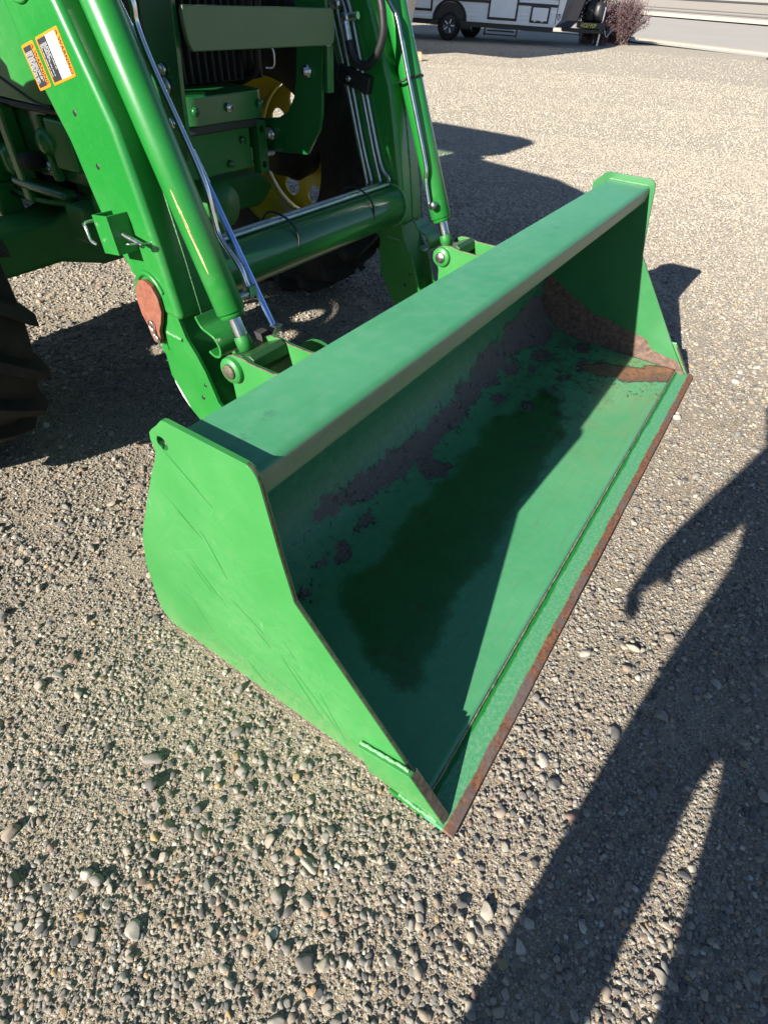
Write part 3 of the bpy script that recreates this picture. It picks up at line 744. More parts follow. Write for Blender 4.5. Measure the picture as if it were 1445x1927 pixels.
# ---- near-side hydraulic line, level rod
def line(name, pts, r, mat, parent, n=6, seg=10):
    m = MB(); m.tube(smooth_path(pts, n), r, seg); return m.build(name, mat, parent)
line('steel_line', [(.505, 1.19, 1.33), (.505, 1.115, 1.14), (.505, 1.110, 1.085), (.505, 1.084, 1.021), (.505, 1.031, .924), (.505, .990, .840), (.505, .978, .775), (.505, .966, .735), (.505, .918, .688), (.505, .903, .655), (.505, .895, .640)], .0068, 'chrome', CY)
m = MB(); m.lathe([(0, 0), (0, .011), (.018, .011), (.018, .008), (.055, .008)], (.52, .897, .632), (-1, 0, 0), 6)
m.box(.498, .52, .886, .908, .628, .650); m.build('line_fitting', 'steel', CY)
LR = line('level_rod', [(.53, .855, .557), (.53, 1.029, .860)], .0078, 'bluerod', TR, 1, 12)
line('rod_tip', [(.53, 1.029, .860), (.53, 1.30, 1.31)], .0052, 'steel', LR, 1)
line('rod_sleeve', [(.53, 1.012, .832), (.53, 1.045, .888)], .0092, 'steel', LR, 1)
m = MB(); pth = [(.855, .560), (.835, .562), (.848, .54), (.858, .528), (.853, .51), (.838, .50)]
for a, b in zip(pth[:-1], pth[1:]):
    d = Vector((b[0]-a[0], b[1]-a[1])); nn = Vector((-d.y, d.x)).normalized()*.0018
    m.prism([(a[0]-nn.x, a[1]-nn.y), (b[0]-nn.x, b[1]-nn.y), (b[0]+nn.x, b[1]+nn.y), (a[0]+nn.x, a[1]+nn.y)], .519, .541, 'x')
m.build('rod_clip', 'steel', LR)
m = MB(); m.box(.512, .540, .872, .905, .515, .533); m.build('rod_bushing', 'dark', LR)
# far-side line strapped to the cylinder
line('steel_line', [(1.352, 1.20, 1.34), (1.352, 1.125, 1.165), (1.352, 1.096, 1.123), (1.352, 1.075, 1.10), (1.352, 1.054, 1.049), (1.352, 1.027, .979), (1.352, .990, .889), (1.352, .941, .765), (1.352, .935, .719), (1.352, .915, .658)], .0058, 'chrome', CY2)
m = MB(); m.lathe([(0, 0), (0, .012), (.012, .012), (.012, .008), (.04, .008)], (1.345, .900, .655), (1, 0, 0), 12); m.build('line_fitting', 'steel', CY2)
m = MB(); cc = Vector((1.405, .892, .608))-cdir*.385
pts = []
for t in np.linspace(0, 2*math.pi, 40):
    u = Vector((1, 0, 0)); v_ = (-cdir).cross(u); rr = .0355
    p = cc+rr*(math.cos(t)*u+math.sin(t)*v_)
    if math.cos(t) < -.75: p += Vector((-.018*((-math.cos(t)-.75)/.25)**.6, 0, 0))
    pts.append(p)
m.tube(pts, .0032, 6, False); m.build('cable_tie', 'black', CY2)

# ---- cross tube with pipes
m = MB(); m.lathe([(0, .060), (.845, .060)], (.5005, 1.055, .630), (1, 0, 0), 48); XT = m.build('cross_tube', 'shaded', TR)
for xx in (.506, 1.3405):
    m = MB(); m.tube([(xx, 1.055+.062*math.cos(t), .630+.062*math.sin(t)) for t in np.linspace(0, 2*math.pi, 36)], .0045, 6, False); m.build('weld_ring', 'weld', XT)
pr_ = .0058; xf = 1.334
def bend_pipe(pts, name='pipe'): return line(name, pts, pr_, 'steelpipe', XT, 5, 10)
M['steelpipe'] = simple('grey_steel_pipe', (.42, .46, .46), .35, .8, var=.2)
bend_pipe([(xf, 1.43, 1.30), (xf, 1.303, 1.129), (xf, 1.287, 1.088), (xf, 1.243, .962), (xf, 1.196, .82), (xf, 1.152, .69), (xf-.004, 1.147, .672), (xf-.016, 1.143, .664), (xf-.04, 1.143, .664), (.9, 1.143, .664), (.50, 1.143, .664)])
bend_pipe([(xf, 1.40, 1.30), (xf, 1.281, 1.129), (xf, 1.266, 1.090), (xf, 1.223, .962), (xf, 1.170, .79), (xf, 1.135, .70), (xf-.004, 1.128, .684), (xf-.016, 1.122, .676), (xf-.04, 1.122, .676), (.9, 1.122, .676), (.50, 1.122, .676)])
bend_pipe([(xf, 1.36, 1.30), (xf, 1.255, 1.129), (xf, 1.231, 1.075), (xf, 1.184, .945), (xf, 1.128, .775), (xf, 1.098, .700), (xf-.006, 1.092, .690), (xf-.022, 1.088, .688), (xf-.05, 1.088, .690), (.9, 1.088, .690), (.50, 1.088, .690)])
bend_pipe([(xf, 1.33, 1.30), (xf, 1.235, 1.129), (xf, 1.205, 1.055), (xf, 1.165, .935), (xf, 1.100, .750), (xf, 1.066, .712), (xf-.006, 1.060, .700), (xf-.022, 1.055, .696), (xf-.05, 1.052, .697), (.9, 1.052, .697), (.50, 1.052, .697)])
m = MB(); m.box(xf-.016, xf+.010, 1.142, 1.262, .930, .975, Matrix.Translation((0, 1.2, .953)) @ Matrix.Rotation(R(12), 4, 'X') @ Matrix.Translation((0, -1.2, -.953))); m.build('pipe_clamp', 'black', XT, .004)
m = MB(); m.lathe([(0, 0), (0, .008), (.008, .008)], (xf-.024, 1.215, .953), (1, 0, 0), 6); m.build('clamp_bolt', 'steel', XT)
for xx in (1.155, .80):
    m = MB(); m.tube([(xx+.006*math.sin(t*3), 1.070+.073*math.cos(t), .640+.072*math.sin(t)) for t in np.linspace(0, 2*math.pi, 40)], .003, 6, False); m.build('cable_tie', 'black', XT)
line('hydraulic_hose', [(1.30, 1.16, 1.30), (1.30, 1.098, 1.137), (1.30, 1.088, 1.105), (1.30, 1.084, 1.065), (1.30, 1.10, 1.022), (1.30, 1.133, .992), (1.30, 1.167, .992), (1.30, 1.190, 1.010), (1.30, 1.201, 1.035), (1.30, 1.210, 1.060)], .0115, 'black', XT, 6, 12)
m = MB(); m.tube([(1.30, 1.204, 1.042), (1.30, 1.216, 1.082)], .0125, 10); m.lathe([(0, 0), (0, .014), (.016, .014), (.016, 0)], (1.296, 1.218, 1.090), (1, 0, 0), 6); m.tube([(1.305, 1.218, 1.090), (1.305, 1.175, 1.098)], .009, 8); m.build('hose_fitting', 'steel', XT)
m = MB(); m.tube([(1.31, 1.275, 1.155), (1.31, 1.255, 1.12)], .012, 8); m.lathe([(0, 0), (0, .013), (.014, .013), (.014, 0)], (1.30, 1.253, 1.118), (1, 0, 0), 6); m.build('hose_fitting', 'steel', XT)
# ---- grille guard: two C plates and the cross plate
cpl = [(1.19, 1.36), (1.19, 1.11), (1.207, .957), (1.212, .875), (1.222, .835), (1.274, .764), (1.455, .750), (1.60, .750), (1.60, .835), (1.458, .838), (1.385, .848), (1.345, .868), (1.318, .905), (1.306, .945), (1.296, 1.026), (1.292, 1.36)]
m = MB(); m.prism(cpl, 1.176, 1.188, 'x'); GG = m.build('guard_side_plate', 'shaded', TR, .0015)
m = MB(); m.prism(cpl, .662, .674, 'x'); m.build('guard_side_plate', 'shaded', TR, .0015)
cp = [(1.178, 1.112), (1.187, 1.118), (1.188, 1.030), (1.180, 1.034), (1.179, 1.045), (1.178, 1.10)]
m = MB()
pl = [(.672, 1.112), (1.178, 1.112), (1.187, 1.102), (1.189, 1.075), (1.187, 1.05), (1.178, 1.036), (.684, 1.036), (.675, 1.05), (.670, 1.075), (.669, 1.1)]
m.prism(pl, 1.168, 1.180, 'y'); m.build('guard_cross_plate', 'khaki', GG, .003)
for (x, y, z) in ((1.176, 1.257, .973), (1.176, 1.42, .800), (.662, 1.250, .970)):
    m = MB(); m.lathe([(0, 0), (0, .010), (.012, .010), (.012, .017), (.022, .017), (.022, 0)], (x-.022, y, z), (1, 0, 0), 6 if x > 1 else 20); m.build('guard_bolt', 'steel', GG)
m = MB(); m.box(1.172, 1.20, 1.183, 1.193, .93, 1.034); m.build('guard_flange', 'shaded', GG)
# ---- front bolster, castings, radiator, axle
def rbox(x0, x1, y0, y1, z0, z1, r, name, mat, parent, bev=.004, seg=6):
    """box with its front vertical edges rounded"""
    pts = [(x0+r-r*math.cos(t), y0+r-r*math.sin(t)) for t in np.linspace(0, math.pi/2, seg)]+[(x1-r+r*math.sin(t), y0+r-r*math.cos(t)) for t in np.linspace(0, math.pi/2, seg)]+[(x1, y1), (x0, y1)]
    m = MB(); m.prism(pts, z0, z1, 'z'); return m.build(name, mat, parent, bev)
BO = rbox(.765, 1.080, 1.335, 1.90, .865, .930, .05, 'front_bolster', 'shaded', TR)
rbox(.775, 1.070, 1.35, 1.90, .843, .8645, .045, 'black_gap_strip', 'black', BO)  # black strip filling the gap under the bolster
rbox(.757, 1.088, 1.42, 2.0, .722, .842, .02, 'front_casting', 'cast', BO)
for x0 in (.716, 1.092):
    m = MB(); m.prism([(x0, .705), (x0+.038, .705), (x0+.038, .842), (x0, .842)], 1.40, 1.43, 'y', [circ(x0+.019, .822, .010, 14), circ(x0+.019, .728, .010, 14)]); m.build('casting_flange', 'shaded', BO, .003)
for z in (.808, .752):
    m = MB(); m.tube([(1.13, 1.425, z), (1.176, 1.425, z)], .012, 12); m.build('casting_stud', 'steel', BO)
m = MB(); m.lathe([(0, 0), (0, .085), (.02, .10), (.9, .10)], (.9225, 1.47, .605), (0, 1, 0), 32); m.build('axle_trunnion', 'cast', BO)
m = MB(); m.lathe([(0, 0), (0, .06), (.14, .06)], (.9225, 1.40, .640), (0, 1, 0), 24); m.build('trunnion_cap', 'cast', BO)
m = MB(); m.box(.62, 1.225, 1.50, 1.56, .93, 1.50); RA = m.build('radiator', 'dark', TR, .004)
for i in range(22):
    x = .632+i*.0275; m = MB() if i == 0 else None
    if i == 0: m.box(x, x+.009, 1.478, 1.5, .935, 1.49); f0 = m.build('radiator_fin', 'dark', RA, .002); f0x = x
    else:
        c = f0.copy(); COL.objects.link(c); c.location = Vector(f0.location)+Vector((x-f0x, 0, 0))
m = MB(); m.tube(smooth_path([(1.225, 1.47, 1.01), (1.243, 1.455, 1.008), (1.247, 1.452, .985), (1.243, 1.455, .962), (1.225, 1.47, .960)], 4), .003, 6); m.build('latch_wire', 'steel', RA)
for i, (x, y, z) in enumerate(((.80, 1.334, .900), (.92, 1.334, .900), (1.04, 1.334, .900), (.80, 1.419, .80), (1.04, 1.419, .80), (.86, 1.419, .745), (.98, 1.419, .745))):
    m = MB(); m.lathe([(0, 0), (0, .011), (.009, .011), (.009, 0)], (x, y, z), (0, -1, 0), 6); m.build('casting_bolt', 'steel' if i % 2 else 'shaded', BO)
for k_, (dy, r_, mt_) in enumerate(((0, .010, 'black'), (.03, .008, 'black'), (.05, .012, 'dark'))):
    line('wiring_hose', [(1.10, 1.36+dy, 1.14), (1.12, 1.40+dy, 1.02), (1.16, 1.46+dy, .95), (1.15, 1.62+dy, .90-.02*k_), (1.2, 1.9, .88)], r_, mt_, RA)
    line('wiring_hose', [(.72, 1.34+dy, 1.16), (.715, 1.38+dy, 1.02), (.70, 1.45+dy, .94), (.69, 1.62+dy, .90-.02*k_)], r_, mt_, RA)
for z in (.90, 1.00):
    m = MB(); m.lathe([(0, 0), (0, .012), (.010, .012), (.010, 0)], (.662, 1.250, z), (-1, 0, 0), 6); m.build('guard_bolt', 'steel', GG)
# axle and its hubs
m = MB(); ax = [(.21, .505), (.30, .57), (.60, .575), (.75, .62), (1.10, .62), (1.25, .575), (1.55, .57), (1.64, .505), (1.55, .44), (1.25, .445), (1.10, .40), (.75, .40), (.60, .445), (.30, .44)]
m.prism(ax, 1.86, 2.03, 'y'); AX = m.build('front_axle', 'cast', TR, .02, 3)
for x0 in (.755, 1.04):
    m = MB(); m.box(x0, x0+.045, 1.84, 1.92, .60, .74); m.build('axle_bracket', 'cast', AX, .004)
# frame rail, engine lumps, hood
m = MB(); m.box(.63, .655, 1.55, 3.6, .70, .872); FR = m.build('frame_rail', 'shaded', TR, .004)
m = MB(); m.box(1.19, 1.215, 1.55, 3.6, .70, .872); m.build('frame_rail', 'shaded', TR, .004)
for q in ((.600, .630, 1.62, 1.72, .74, .862), (.585, .630, 1.90, 1.94, .62, .868), (.560, .630, 2.02, 2.30, .66, .84), (.60, .63, 1.74, 1.76, .70, .862)):
    m = MB(); m.box(*q); m.build('frame_bracket', 'green', FR, .008)
for (y, z) in ((1.80, .80), (1.80, .73), (1.66, .80), (2.10, .78), (2.22, .72)):
    m = MB(); m.lathe([(0, 0), (.012, .0), (.012, .012), (0, .012)], (.63 if y < 2 else .56, y, z), (-1, 0, 0), 6); m.lathe([(0, .016), (.004, .016), (.004, 0)], (.63 if y < 2 else .56, y, z), (-1, 0, 0), 16); m.build('frame_bolt', 'steel', FR)
m = MB(); m.box(.68, 1.16, 1.95, 3.6, .62, 1.0); m.lathe([(0, 0), (0, .09), (.3, .09), (.3, 0)], (.66, 2.3, .62), (0, 1, 0), 24); m.box(.66, .70, 2.0, 2.12, .6, .72)
EN = m.build('engine_block', 'dark', TR, .015)
for k in range(5):
    z = .60+.02*k; line('engine_hose', [(.64, 1.6+.12*k, .66), (.62, 1.75+.1*k, .64-.01*k), (.60, 1.95+.08*k, .63), (.62, 2.2+.05*k, .66)], .009+.002*(k % 2), 'black' if k % 2 else 'cast', EN)
for (y0, y1, z0, z1, x0, x1, mt_) in ((1.50, 1.60, .60, .70, .60, .66, 'cast'), (1.62, 1.70, .56, .66, .57, .65, 'cast'), (1.70, 1.98, .655, .685, .58, .63, 'shaded'), (2.02, 2.10, .56, .66, .54, .62, 'green'), (2.14, 2.42, .60, .64, .52, .60, 'dark'), (1.82, 1.88, .72, .76, .57, .63, 'dark'), (2.34, 2.6, .70, .86, .54, .62, 'green')):
    m = MB(); m.box(x0, x1, y0, y1, z0, z1); m.build('flank_casting', mt_, FR, .014, 3)
for (y, z, r_) in ((1.74, .80, .035), (1.98, .72, .045), (2.06, .80, .030), (2.26, .80, .04)):
    m = MB(); m.lathe([(0, 0), (0, r_), (.012, r_*1.08), (.03, r_), (.045, r_*.6), (.045, 0)], (.63, y, z), (-1, 0, 0), 24); m.build('round_boss', 'green', FR)
m = MB(); m.tube([(.618, 1.50, .880), (.612, 1.8, .876), (.61, 2.3, .872)], .010, 8); m.build('rubber_strip', 'black', FR)
hp_ = [(1.46, .90), (1.50, .885), (1.60, .882), (1.72, .886), (3.3, .886), (3.3, 1.80), (2.44, 1.77), (1.87, 1.61), (1.55, 1.50), (1.46, 1.40)]
hp_side = [(1.548, 1.12), (1.565, 1.0), (1.585, .93), (1.62, .896), (1.70, .886), (3.3, .886), (3.3, 1.74), (2.44, 1.71), (1.87, 1.56), (1.60, 1.46), (1.55, 1.35)]
m = MB(); m.prism(hp_side, .600, .612, 'x'); HD = m.build('hood_side_panel', 'green', TR, .006, 3)
m = MB(); m.prism(hp_side, 1.233, 1.245, 'x'); m.build('hood_side_panel', 'green', TR, .006, 3)
m = MB(); vs = []; fs = []
prf = [(1.55, 1.35), (1.60, 1.47), (1.87, 1.585), (2.44, 1.755), (3.3, 1.79)]
ring = [(-.3225, -.02), (-.30, .0), (-.24, .018), (0, .03), (.24, .018), (.30, .0), (.3225, -.02)]
for (y, z) in prf:
    for (a, b) in ring: vs.append((.9225+a, y, z+b))
k = len(ring)
for i in range(len(prf)-1):
    for j in range(k-1): a = i*k+j; fs.append((a, a+1, a+k+1, a+k))
m.add(vs, fs); o = m.build('hood_top', 'green', TR); o.modifiers.new('s', 'SOLIDIFY').thickness = .006
m = MB(); m.box(.613, 1.232, 1.57, 1.60, 1.0, 1.46); m.build('front_grille', 'black', TR, .01)
# crease line on the near hood side
m = MB(); m.tube(smooth_path([(.5995, 1.95, .960), (.5990, 1.80, .915), (.5990, 1.73, .895), (.5995, 1.66, .888)], 5), .0035, 6); m.build('panel_gap', 'black', HD)
# pillars of the loader, mast beside the hood
for dx in (0, DX):
    m = MB(); m.prism([(3.02, .62), (3.34, .62), (3.40, 1.86), (3.08, 1.86)], .385+dx, .495+dx, 'x'); mo = m.build('loader_mast', 'green', TR, .01)
    m = MB(); m.prism([(2.3, .9), (2.45, .9), (3.1, 1.15), (3.1, 1.05)], .41+dx, .47+dx, 'x'); m.build('mast_brace', 'green', mo, .006)
    m = MB(); m.lathe([(0, 0), (0, .045), (.02, .05), (.9, .05), (.9, 0)], (.44+dx, 2.15, 1.545), (0, .94, -.33), 24); m.build('lift_cylinder', 'green', mo)
    m = MB(); m.prism([(1.24, 1.50), (1.35, 1.62), (1.40, 1.60), (1.55, 1.48), (1.40, 1.40), (1.30, 1.33)], .40+dx, .48+dx, 'x'); m.build('cylinder_bracket', 'green', mo, .006)
# cab: floor, pillars, glass, roof
def glass_mat(name, tint, trans=.55, rough=.03):
    s = NT(name); t = s.n.new('ShaderNodeBsdfTransparent'); t.inputs[0].default_value = (*tint, 1)
    g = s.n.new('ShaderNodeBsdfGlossy'); g.inputs[1].default_value = rough; g.inputs[0].default_value = (.9, .95, .95, 1)
    fr = s.n.new('ShaderNodeFresnel'); mx = s.n.new('ShaderNodeMixShader')
    s.link(fr.outputs[0], mx.inputs[0]); s.link(t.outputs[0], mx.inputs[1]); s.link(g.outputs[0], mx.inputs[2])
    s.link(mx.outputs[0], s.n['Material Output'].inputs[0]); return s.m
M['cabglass'] = glass_mat('tinted_cab_glass', (.62, .80, .66))
m = MB()
rf = [(.35, 3.45), (.42, 3.28), (.60, 3.18), (1.25, 3.18), (1.40, 3.28), (1.47, 3.45), (1.50, 4.6), (1.40, 4.85), (.45, 4.85), (.33, 4.6)]
m.prism(rf, 2.33, 2.47, 'z'); CB = m.build('cab_roof', 'green', TR, .03, 3)
for (x, y, x2, y2) in ((.42, 3.42, .42, 3.36), (1.42, 3.42, 1.42, 3.36), (.38, 4.6, .38, 4.7), (1.46, 4.6, 1.46, 4.7)):
    m = MB(); m.tube([(x, y, 1.0), (x2, y2, 2.34)], .035, 8); m.build('cab_pillar', 'black', CB)
m = MB(); m.box(.40, 1.45, 3.45, 4.75, .80, 1.55); m.build('cab_lower_body', 'green', CB, .03)
for q in (((.42, 3.42), (1.42, 3.42)), ((.40, 3.45), (.38, 4.6)), ((1.44, 3.45), (1.46, 4.6))):
    m = MB(); (xa, ya), (xb, yb) = q; m.add([(xa, ya, 1.55), (xb, yb, 1.55), (xb, yb, 2.33), (xa, ya, 2.33)], [(0, 1, 2, 3)]); m.build('cab_window', 'cabglass', CB)
# ---- wheels
def wheel(cx, cy, r, wd, rim_r, inner_sign, nl=20, name='front_wheel'):
    """tyre lathed about x; inner_sign: +1 when the tractor's centre is at +x of this wheel"""
    c = (cx, cy, r)
    h = wd/2
    pf = [(-h*.80, rim_r), (-h*.97, rim_r+.05), (-h, rim_r+(r-rim_r)*.45), (-h*.96, r-.085), (-h*.86, r-.05), (-h*.5, r-.040), (0, r-.036), (h*.5, r-.040), (h*.86, r-.05), (h*.96, r-.085), (h, rim_r+(r-rim_r)*.45), (h*.97, rim_r+.05), (h*.80, rim_r)]
    m = MB(); m.lathe(pf, c, (1, 0, 0), 72); ty = m.build(name, 'tyre', TR)
    # one chevron lug per side of the tread, copied round
    for sg in (-1, 1):
        m = MB(); ps = []
        n = 7
        for i in range(n):
            f = i/(n-1); xx = sg*(h*1.01*(1-f)+(-.02)*f)
            ang = -.30*(1-f)**1.15+.0; rr0 = r-.06-(.035 if i == 0 else 0); rr1 = r-(.030 if i == 0 else .0)-.004*abs(1-2*f)
            for da in (-.046, .046):
                for rr in (rr0, rr1):
                    dd = da*(.72 if rr == rr1 else 1)
                    ps.append((xx, math.sin(ang+dd)*rr, math.cos(ang+dd)*rr))
        fs = []
        for i in range(n-1):
            a = i*4; b = a+4; fs += [(a, a+1, b+1, b), (a+1, a+3, b+3, b+1), (a+3, a+2, b+2, b+3)]
        fs += [(0, 2, 3, 1), ((n-1)*4, (n-1)*4+1, (n-1)*4+3, (n-1)*4+2)]
        m.add(ps, fs)
        for k_ in range(nl):
            a = 2*math.pi*(k_+(.5 if sg > 0 else 0))/nl
            if k_ == 0:
                l0 = m.build('tread_lug', 'tyre', None, .003, 1); o = l0
            else: o = l0.copy(); COL.objects.link(o)
            o.parent = ty; o.matrix_parent_inverse = Matrix.Translation(-wloc(ty)); o.location = c; o.rotation_euler = (a, 0, 0)
    s_ = inner_sign
    m = MB(); m.lathe([(s_*h*.84, rim_r+.022), (s_*h*.80, rim_r+.026), (s_*h*.76, rim_r+.005), (s_*h*.55, rim_r-.005), (s_*h*.30, rim_r-.03), (-s_*h*.30, rim_r-.03), (-s_*h*.80, rim_r), (-s_*h*.84, rim_r+.022)], c, (1, 0, 0), 64); m.build('rim', 'yellow', ty)
    # disc with hand holes
    m = MB(); out_ = circ(0, 0, rim_r-.025, 40); holes = [circ((rim_r*.66)*math.cos(a), (rim_r*.66)*math.sin(a), .045, 14) for a in np.arange(8)*math.pi/4+.55] ; holes.append(circ(0, 0, .07, 20))
    m.prism([(p[0]+cy, p[1]+r) for p in out_], cx-s_*h*.50, cx-s_*h*.50-s_*.012, 'x', [[(p[0]+cy, p[1]+r) for p in hh] for hh in holes]); m.build('wheel_disc', 'yellow', ty)
    m = MB(); m.lathe([(0, 0), (0, .10), (s_*.08, .11), (s_*.12, .09), (s_*.20, .07), (s_*.20, 0)], (cx-s_*.08, cy, r), (1, 0, 0), 32); m.build('hub_reduction', 'dark', ty)
    return ty
wheel(.055, 1.945, .585, .38, .29, 1)
wheel(1.86, 1.945, .585, .38, .29, -1)
wheel(.0, 4.75, .85, .48, .50, 1, 22, 'rear_wheel'); wheel(1.85, 4.75, .85, .48, .50, -1, 22, 'rear_wheel')
for xx in (.0, 1.85):
    m = MB(); m.lathe([(-.27, .93), (.27, .93), (.27, .95), (-.27, .95)], (xx, 4.75, .85), (1, 0, 0), 24, R(0), R(150)); m.build('rear_fender', 'green', TR)
m = MB(); m.box(.25, 1.6, 4.65, 4.85, .75, .95); m.build('rear_axle', 'cast', TR, .02)

# ---- warning decals on the near arm
def decal(corner, e1, e2, w1, w2, kind):
    """corner = start of the reading line at letter-top side; e1 reading direction, e2 letter-up direction"""
    X0 = Vector(corner); e1 = Vector(e1).normalized(); e2 = Vector(e2).normalized(); nrm = Vector((-1, 0, 0))
    def quad(m, a0, a1, b0, b1, h):      # a along reading, b down from the top edge
        ps = [X0+e1*a-e2*b+nrm*h for a, b in ((a0, b0), (a1, b0), (a1, b1), (a0, b1))]
        lo = [p-nrm*.0004 for p in ps]
        m.add(lo+ps, [(4, 5, 6, 7), (0, 1, 5, 4), (1, 2, 6, 5), (2, 3, 7, 6), (3, 0, 4, 7)])
    m = MB()
    r = .004; pts = []
    for (cx, cy, a) in ((w1-r, r, -90), (w1-r, w2-r, 0), (r, w2-r, 90), (r, r, 180)):
        for t in np.linspace(R(a), R(a+90), 5): pts.append((cx+r*math.cos(t), cy+r*math.sin(t)))
    ps = [X0+e1*a-e2*b+nrm*.0006 for a, b in pts]; lo = [X0+e1*a-e2*b for a, b in pts]; k = len(ps)
    m.add(lo+ps, [tuple(range(k, 2*k))]+[(i, (i+1) % k, (i+1) % k+k, i+k) for i in range(k)])
    D = m.build('warning_decal', 'orange', ARM)
    h = .0009; rnd = random.Random(kind)
    if kind == 1:
        m = MB(); quad(m, .004, w1-.004, .014, .048, h); m.build('white_panel', 'white', D)
        m = MB(); quad(m, .004, w1-.004, .048, w2-.004, h); m.build('black_panel', 'decalblack', D)
        bands = [(.052, 5)]
        rows = [.0525+i*.0044 for i in range(6)]; x_end = w1-.012
    else:
        m = MB(); quad(m, .004, w1-.004, .0135, w2-.004, h); m.build('black_panel', 'decalblack', D)
        rows = [.0175+i*.0044 for i in range(6)]; x_end = w1-.010
    m = MB()
    for rr in rows:
        a = .012
        while a < x_end:
            l = rnd.uniform(.004, .011); quad(m, a, min(a+l, x_end), rr, rr+.0013, h+.0004); a += l+.0013
            if rnd.random() < .06: break
    m.build('small_print', 'printgrey', D)
    if kind == 1:
        m = MB()
        def P(a, b): return X0+e1*a-e2*b+nrm*(h+.0002)
        def stroke(l): m.tube([P(a, b) for a, b in l], .00035, 4)
        stroke([(.050+.011*math.cos(t), .030+.008*math.sin(t)) for t in np.linspace(0, 6.3, 20)]); stroke([(.062, .020), (.060, .031), (.066, .036)])
        stroke([(.013, .018), (.011, .025), (.017, .030), (.018, .038), (.014, .033), (.011, .037)]); stroke([(.018, .027), (.026, .029), (.030, .024), (.036, .031)])
        stroke([(.024, .036), (.030, .040), (.036, .034), (.040, .038)]); stroke([(.034, .022), (.038, .030), (.043, .026)]); stroke([(.044, .038), (.050, .043), (.057, .039)])
        m.build('pictogram', 'decalgrey', D)
    # alert triangle and the word
    m = MB(); b0 = .011; a0 = .0075
    def tri(s, h_, off=0): 
        ps = [X0+e1*(a0+dx_)-e2*(b0+db)+nrm*h_ for dx_, db in ((-s*.5-off, 0+off*.6), (s*.5+off, 0+off*.6), (0, -s*.9-off))]
        lo = [p-nrm*.0004 for p in ps]; m.add(lo+ps, [(3, 4, 5), (0, 1, 4, 3), (1, 2, 5, 4), (2, 0, 3, 5)])
    tri(.0085, h); m.build('alert_triangle', 'decalblack', D)
    m = MB(); a = a0; ps = [X0+e1*(a+q)-e2*(b0-p)+nrm*(h+.0005) for q, p in ((-.0006, .0055), (.0006, .0055), (.0004, .0022), (-.0004, .0022))]; m.add(ps, [(0, 1, 2, 3)])
    ps = [X0+e1*(a+q)-e2*(b0-p)+nrm*(h+.0005) for q, p in ((-.0005, .0016), (.0005, .0016), (.0005, .0008), (-.0005, .0008))]; m.add(ps, [(0, 1, 2, 3)]); m.build('alert_mark', 'orange', D)
    tc = bpy.data.curves.new('t', 'FONT'); tc.body = 'WARNING'; tc.size = .0125; tc.extrude = .0002; tc.offset = .00022; tc.space_character = 1.06
    to = bpy.data.objects.new('t', tc); COL.objects.link(to); bpy.context.view_layer.update()
    tm = bpy.data.meshes.new_from_object(to.evaluated_get(bpy.context.evaluated_depsgraph_get())); bpy.data.objects.remove(to)
    wmax = max(v.co.x for v in tm.vertices); sc = (w1-.0155-.004)/wmax
    B = Matrix((e1, e2, nrm)).transposed().to_4x4(); B.translation = X0+e1*.0145-e2*.0115+nrm*h
    tm.transform(B @ Matrix.Diagonal((sc, 1, 1, 1))); tm.materials.clear(); tm.materials.append(M['decalblack'])
    o = bpy.data.objects.new('lettering', tm); COL.objects.link(o); par(o, D)
decal((.3777, 1.168, 1.081), (0, -.265, -.964), (0, -.964, .265), .0725, .084, 1)
decal((.3777, 1.260, 1.055), (0, -.265, -.964), (0, -.964, .265), .0705, .047, 2)

# ------------------------------------------------------------------ loose gravel
def pebble_mesh(i):
    bm = bmesh.new(); bmesh.ops.create_icosphere(bm, subdivisions=3, radius=1)
    r_ = random.Random(i); sx, sy, sz = r_.uniform(.8, 1.25), r_.uniform(.62, .95), r_.uniform(.42, .72); ang = r_.random() < .6
    cuts = [(Vector((r_.gauss(0, 1), r_.gauss(0, 1), r_.gauss(0, 1))).normalized(), r_.uniform(.5, .86)) for _ in range(8 if ang else 2)]
    for v in bm.verts:
        p = v.co.copy()
        for n_, d_ in cuts:
            t = p.dot(n_)
            if t > d_: p -= n_*(t-d_)*.9
        p *= 1+.16*noise.noise(p*1.3+Vector((i*7, 0, 0)))+.05*noise.noise(p*3.5+Vector((i*3, 9, 0)))
        v.co = Vector((p.x*sx, p.y*sy, p.z*sz))
    me = bpy.data.meshes.new('pebble'); bm.to_mesh(me); bm.free(); me.polygons.foreach_set('use_smooth', [True]*len(me.polygons)); me.materials.append(M['pebble'])
    return me
pc = bpy.data.collections.new('pebble_sources')
for i in range(14):
    o = bpy.data.objects.new('pebble_%02d' % i, pebble_mesh(i)); pc.objects.link(o)
CRt = np.array(CR).T; camp = np.array(CAM)
def in_view(P, marg):
    q = (P-camp)@CRt.T; z = -q[:, 2]
    px = 722.5+1019*q[:, 0]/np.maximum(z, .01); py = 963.5-1019*q[:, 1]/np.maximum(z, .01)
    return (z > .05) & (px > -marg) & (px < 1445+marg) & (py > -40) & (py < 1927+marg)
def patchy(P, sc, seed):
    return np.array([noise.noise((p[0]*sc, p[1]*sc, seed)) for p in P])
layers = [  # r0, r1, density per m2, half-size lo, hi, clumping
    (0, 2.2, 24000, .0014, .0036, .4), (0, 2.2, 9500, .0032, .0068, .7), (0, 2.4, 1700, .0062, .0108, .9), (0, 3.0, 120, .0105, .0185, .6),
    (2.2, 4.2, 5200, .0035, .0078, .4), (2.2, 4.4, 1700, .0065, .0115, .6), (2.4, 6, 150, .010, .017, .4),
    (4.2, 8, 2300, .0055, .0105, .25), (4.4, 11, 330, .009, .015, .3), (8, 15, 480, .009, .017, .2), (15, 21, 80, .012, .02, .2)]
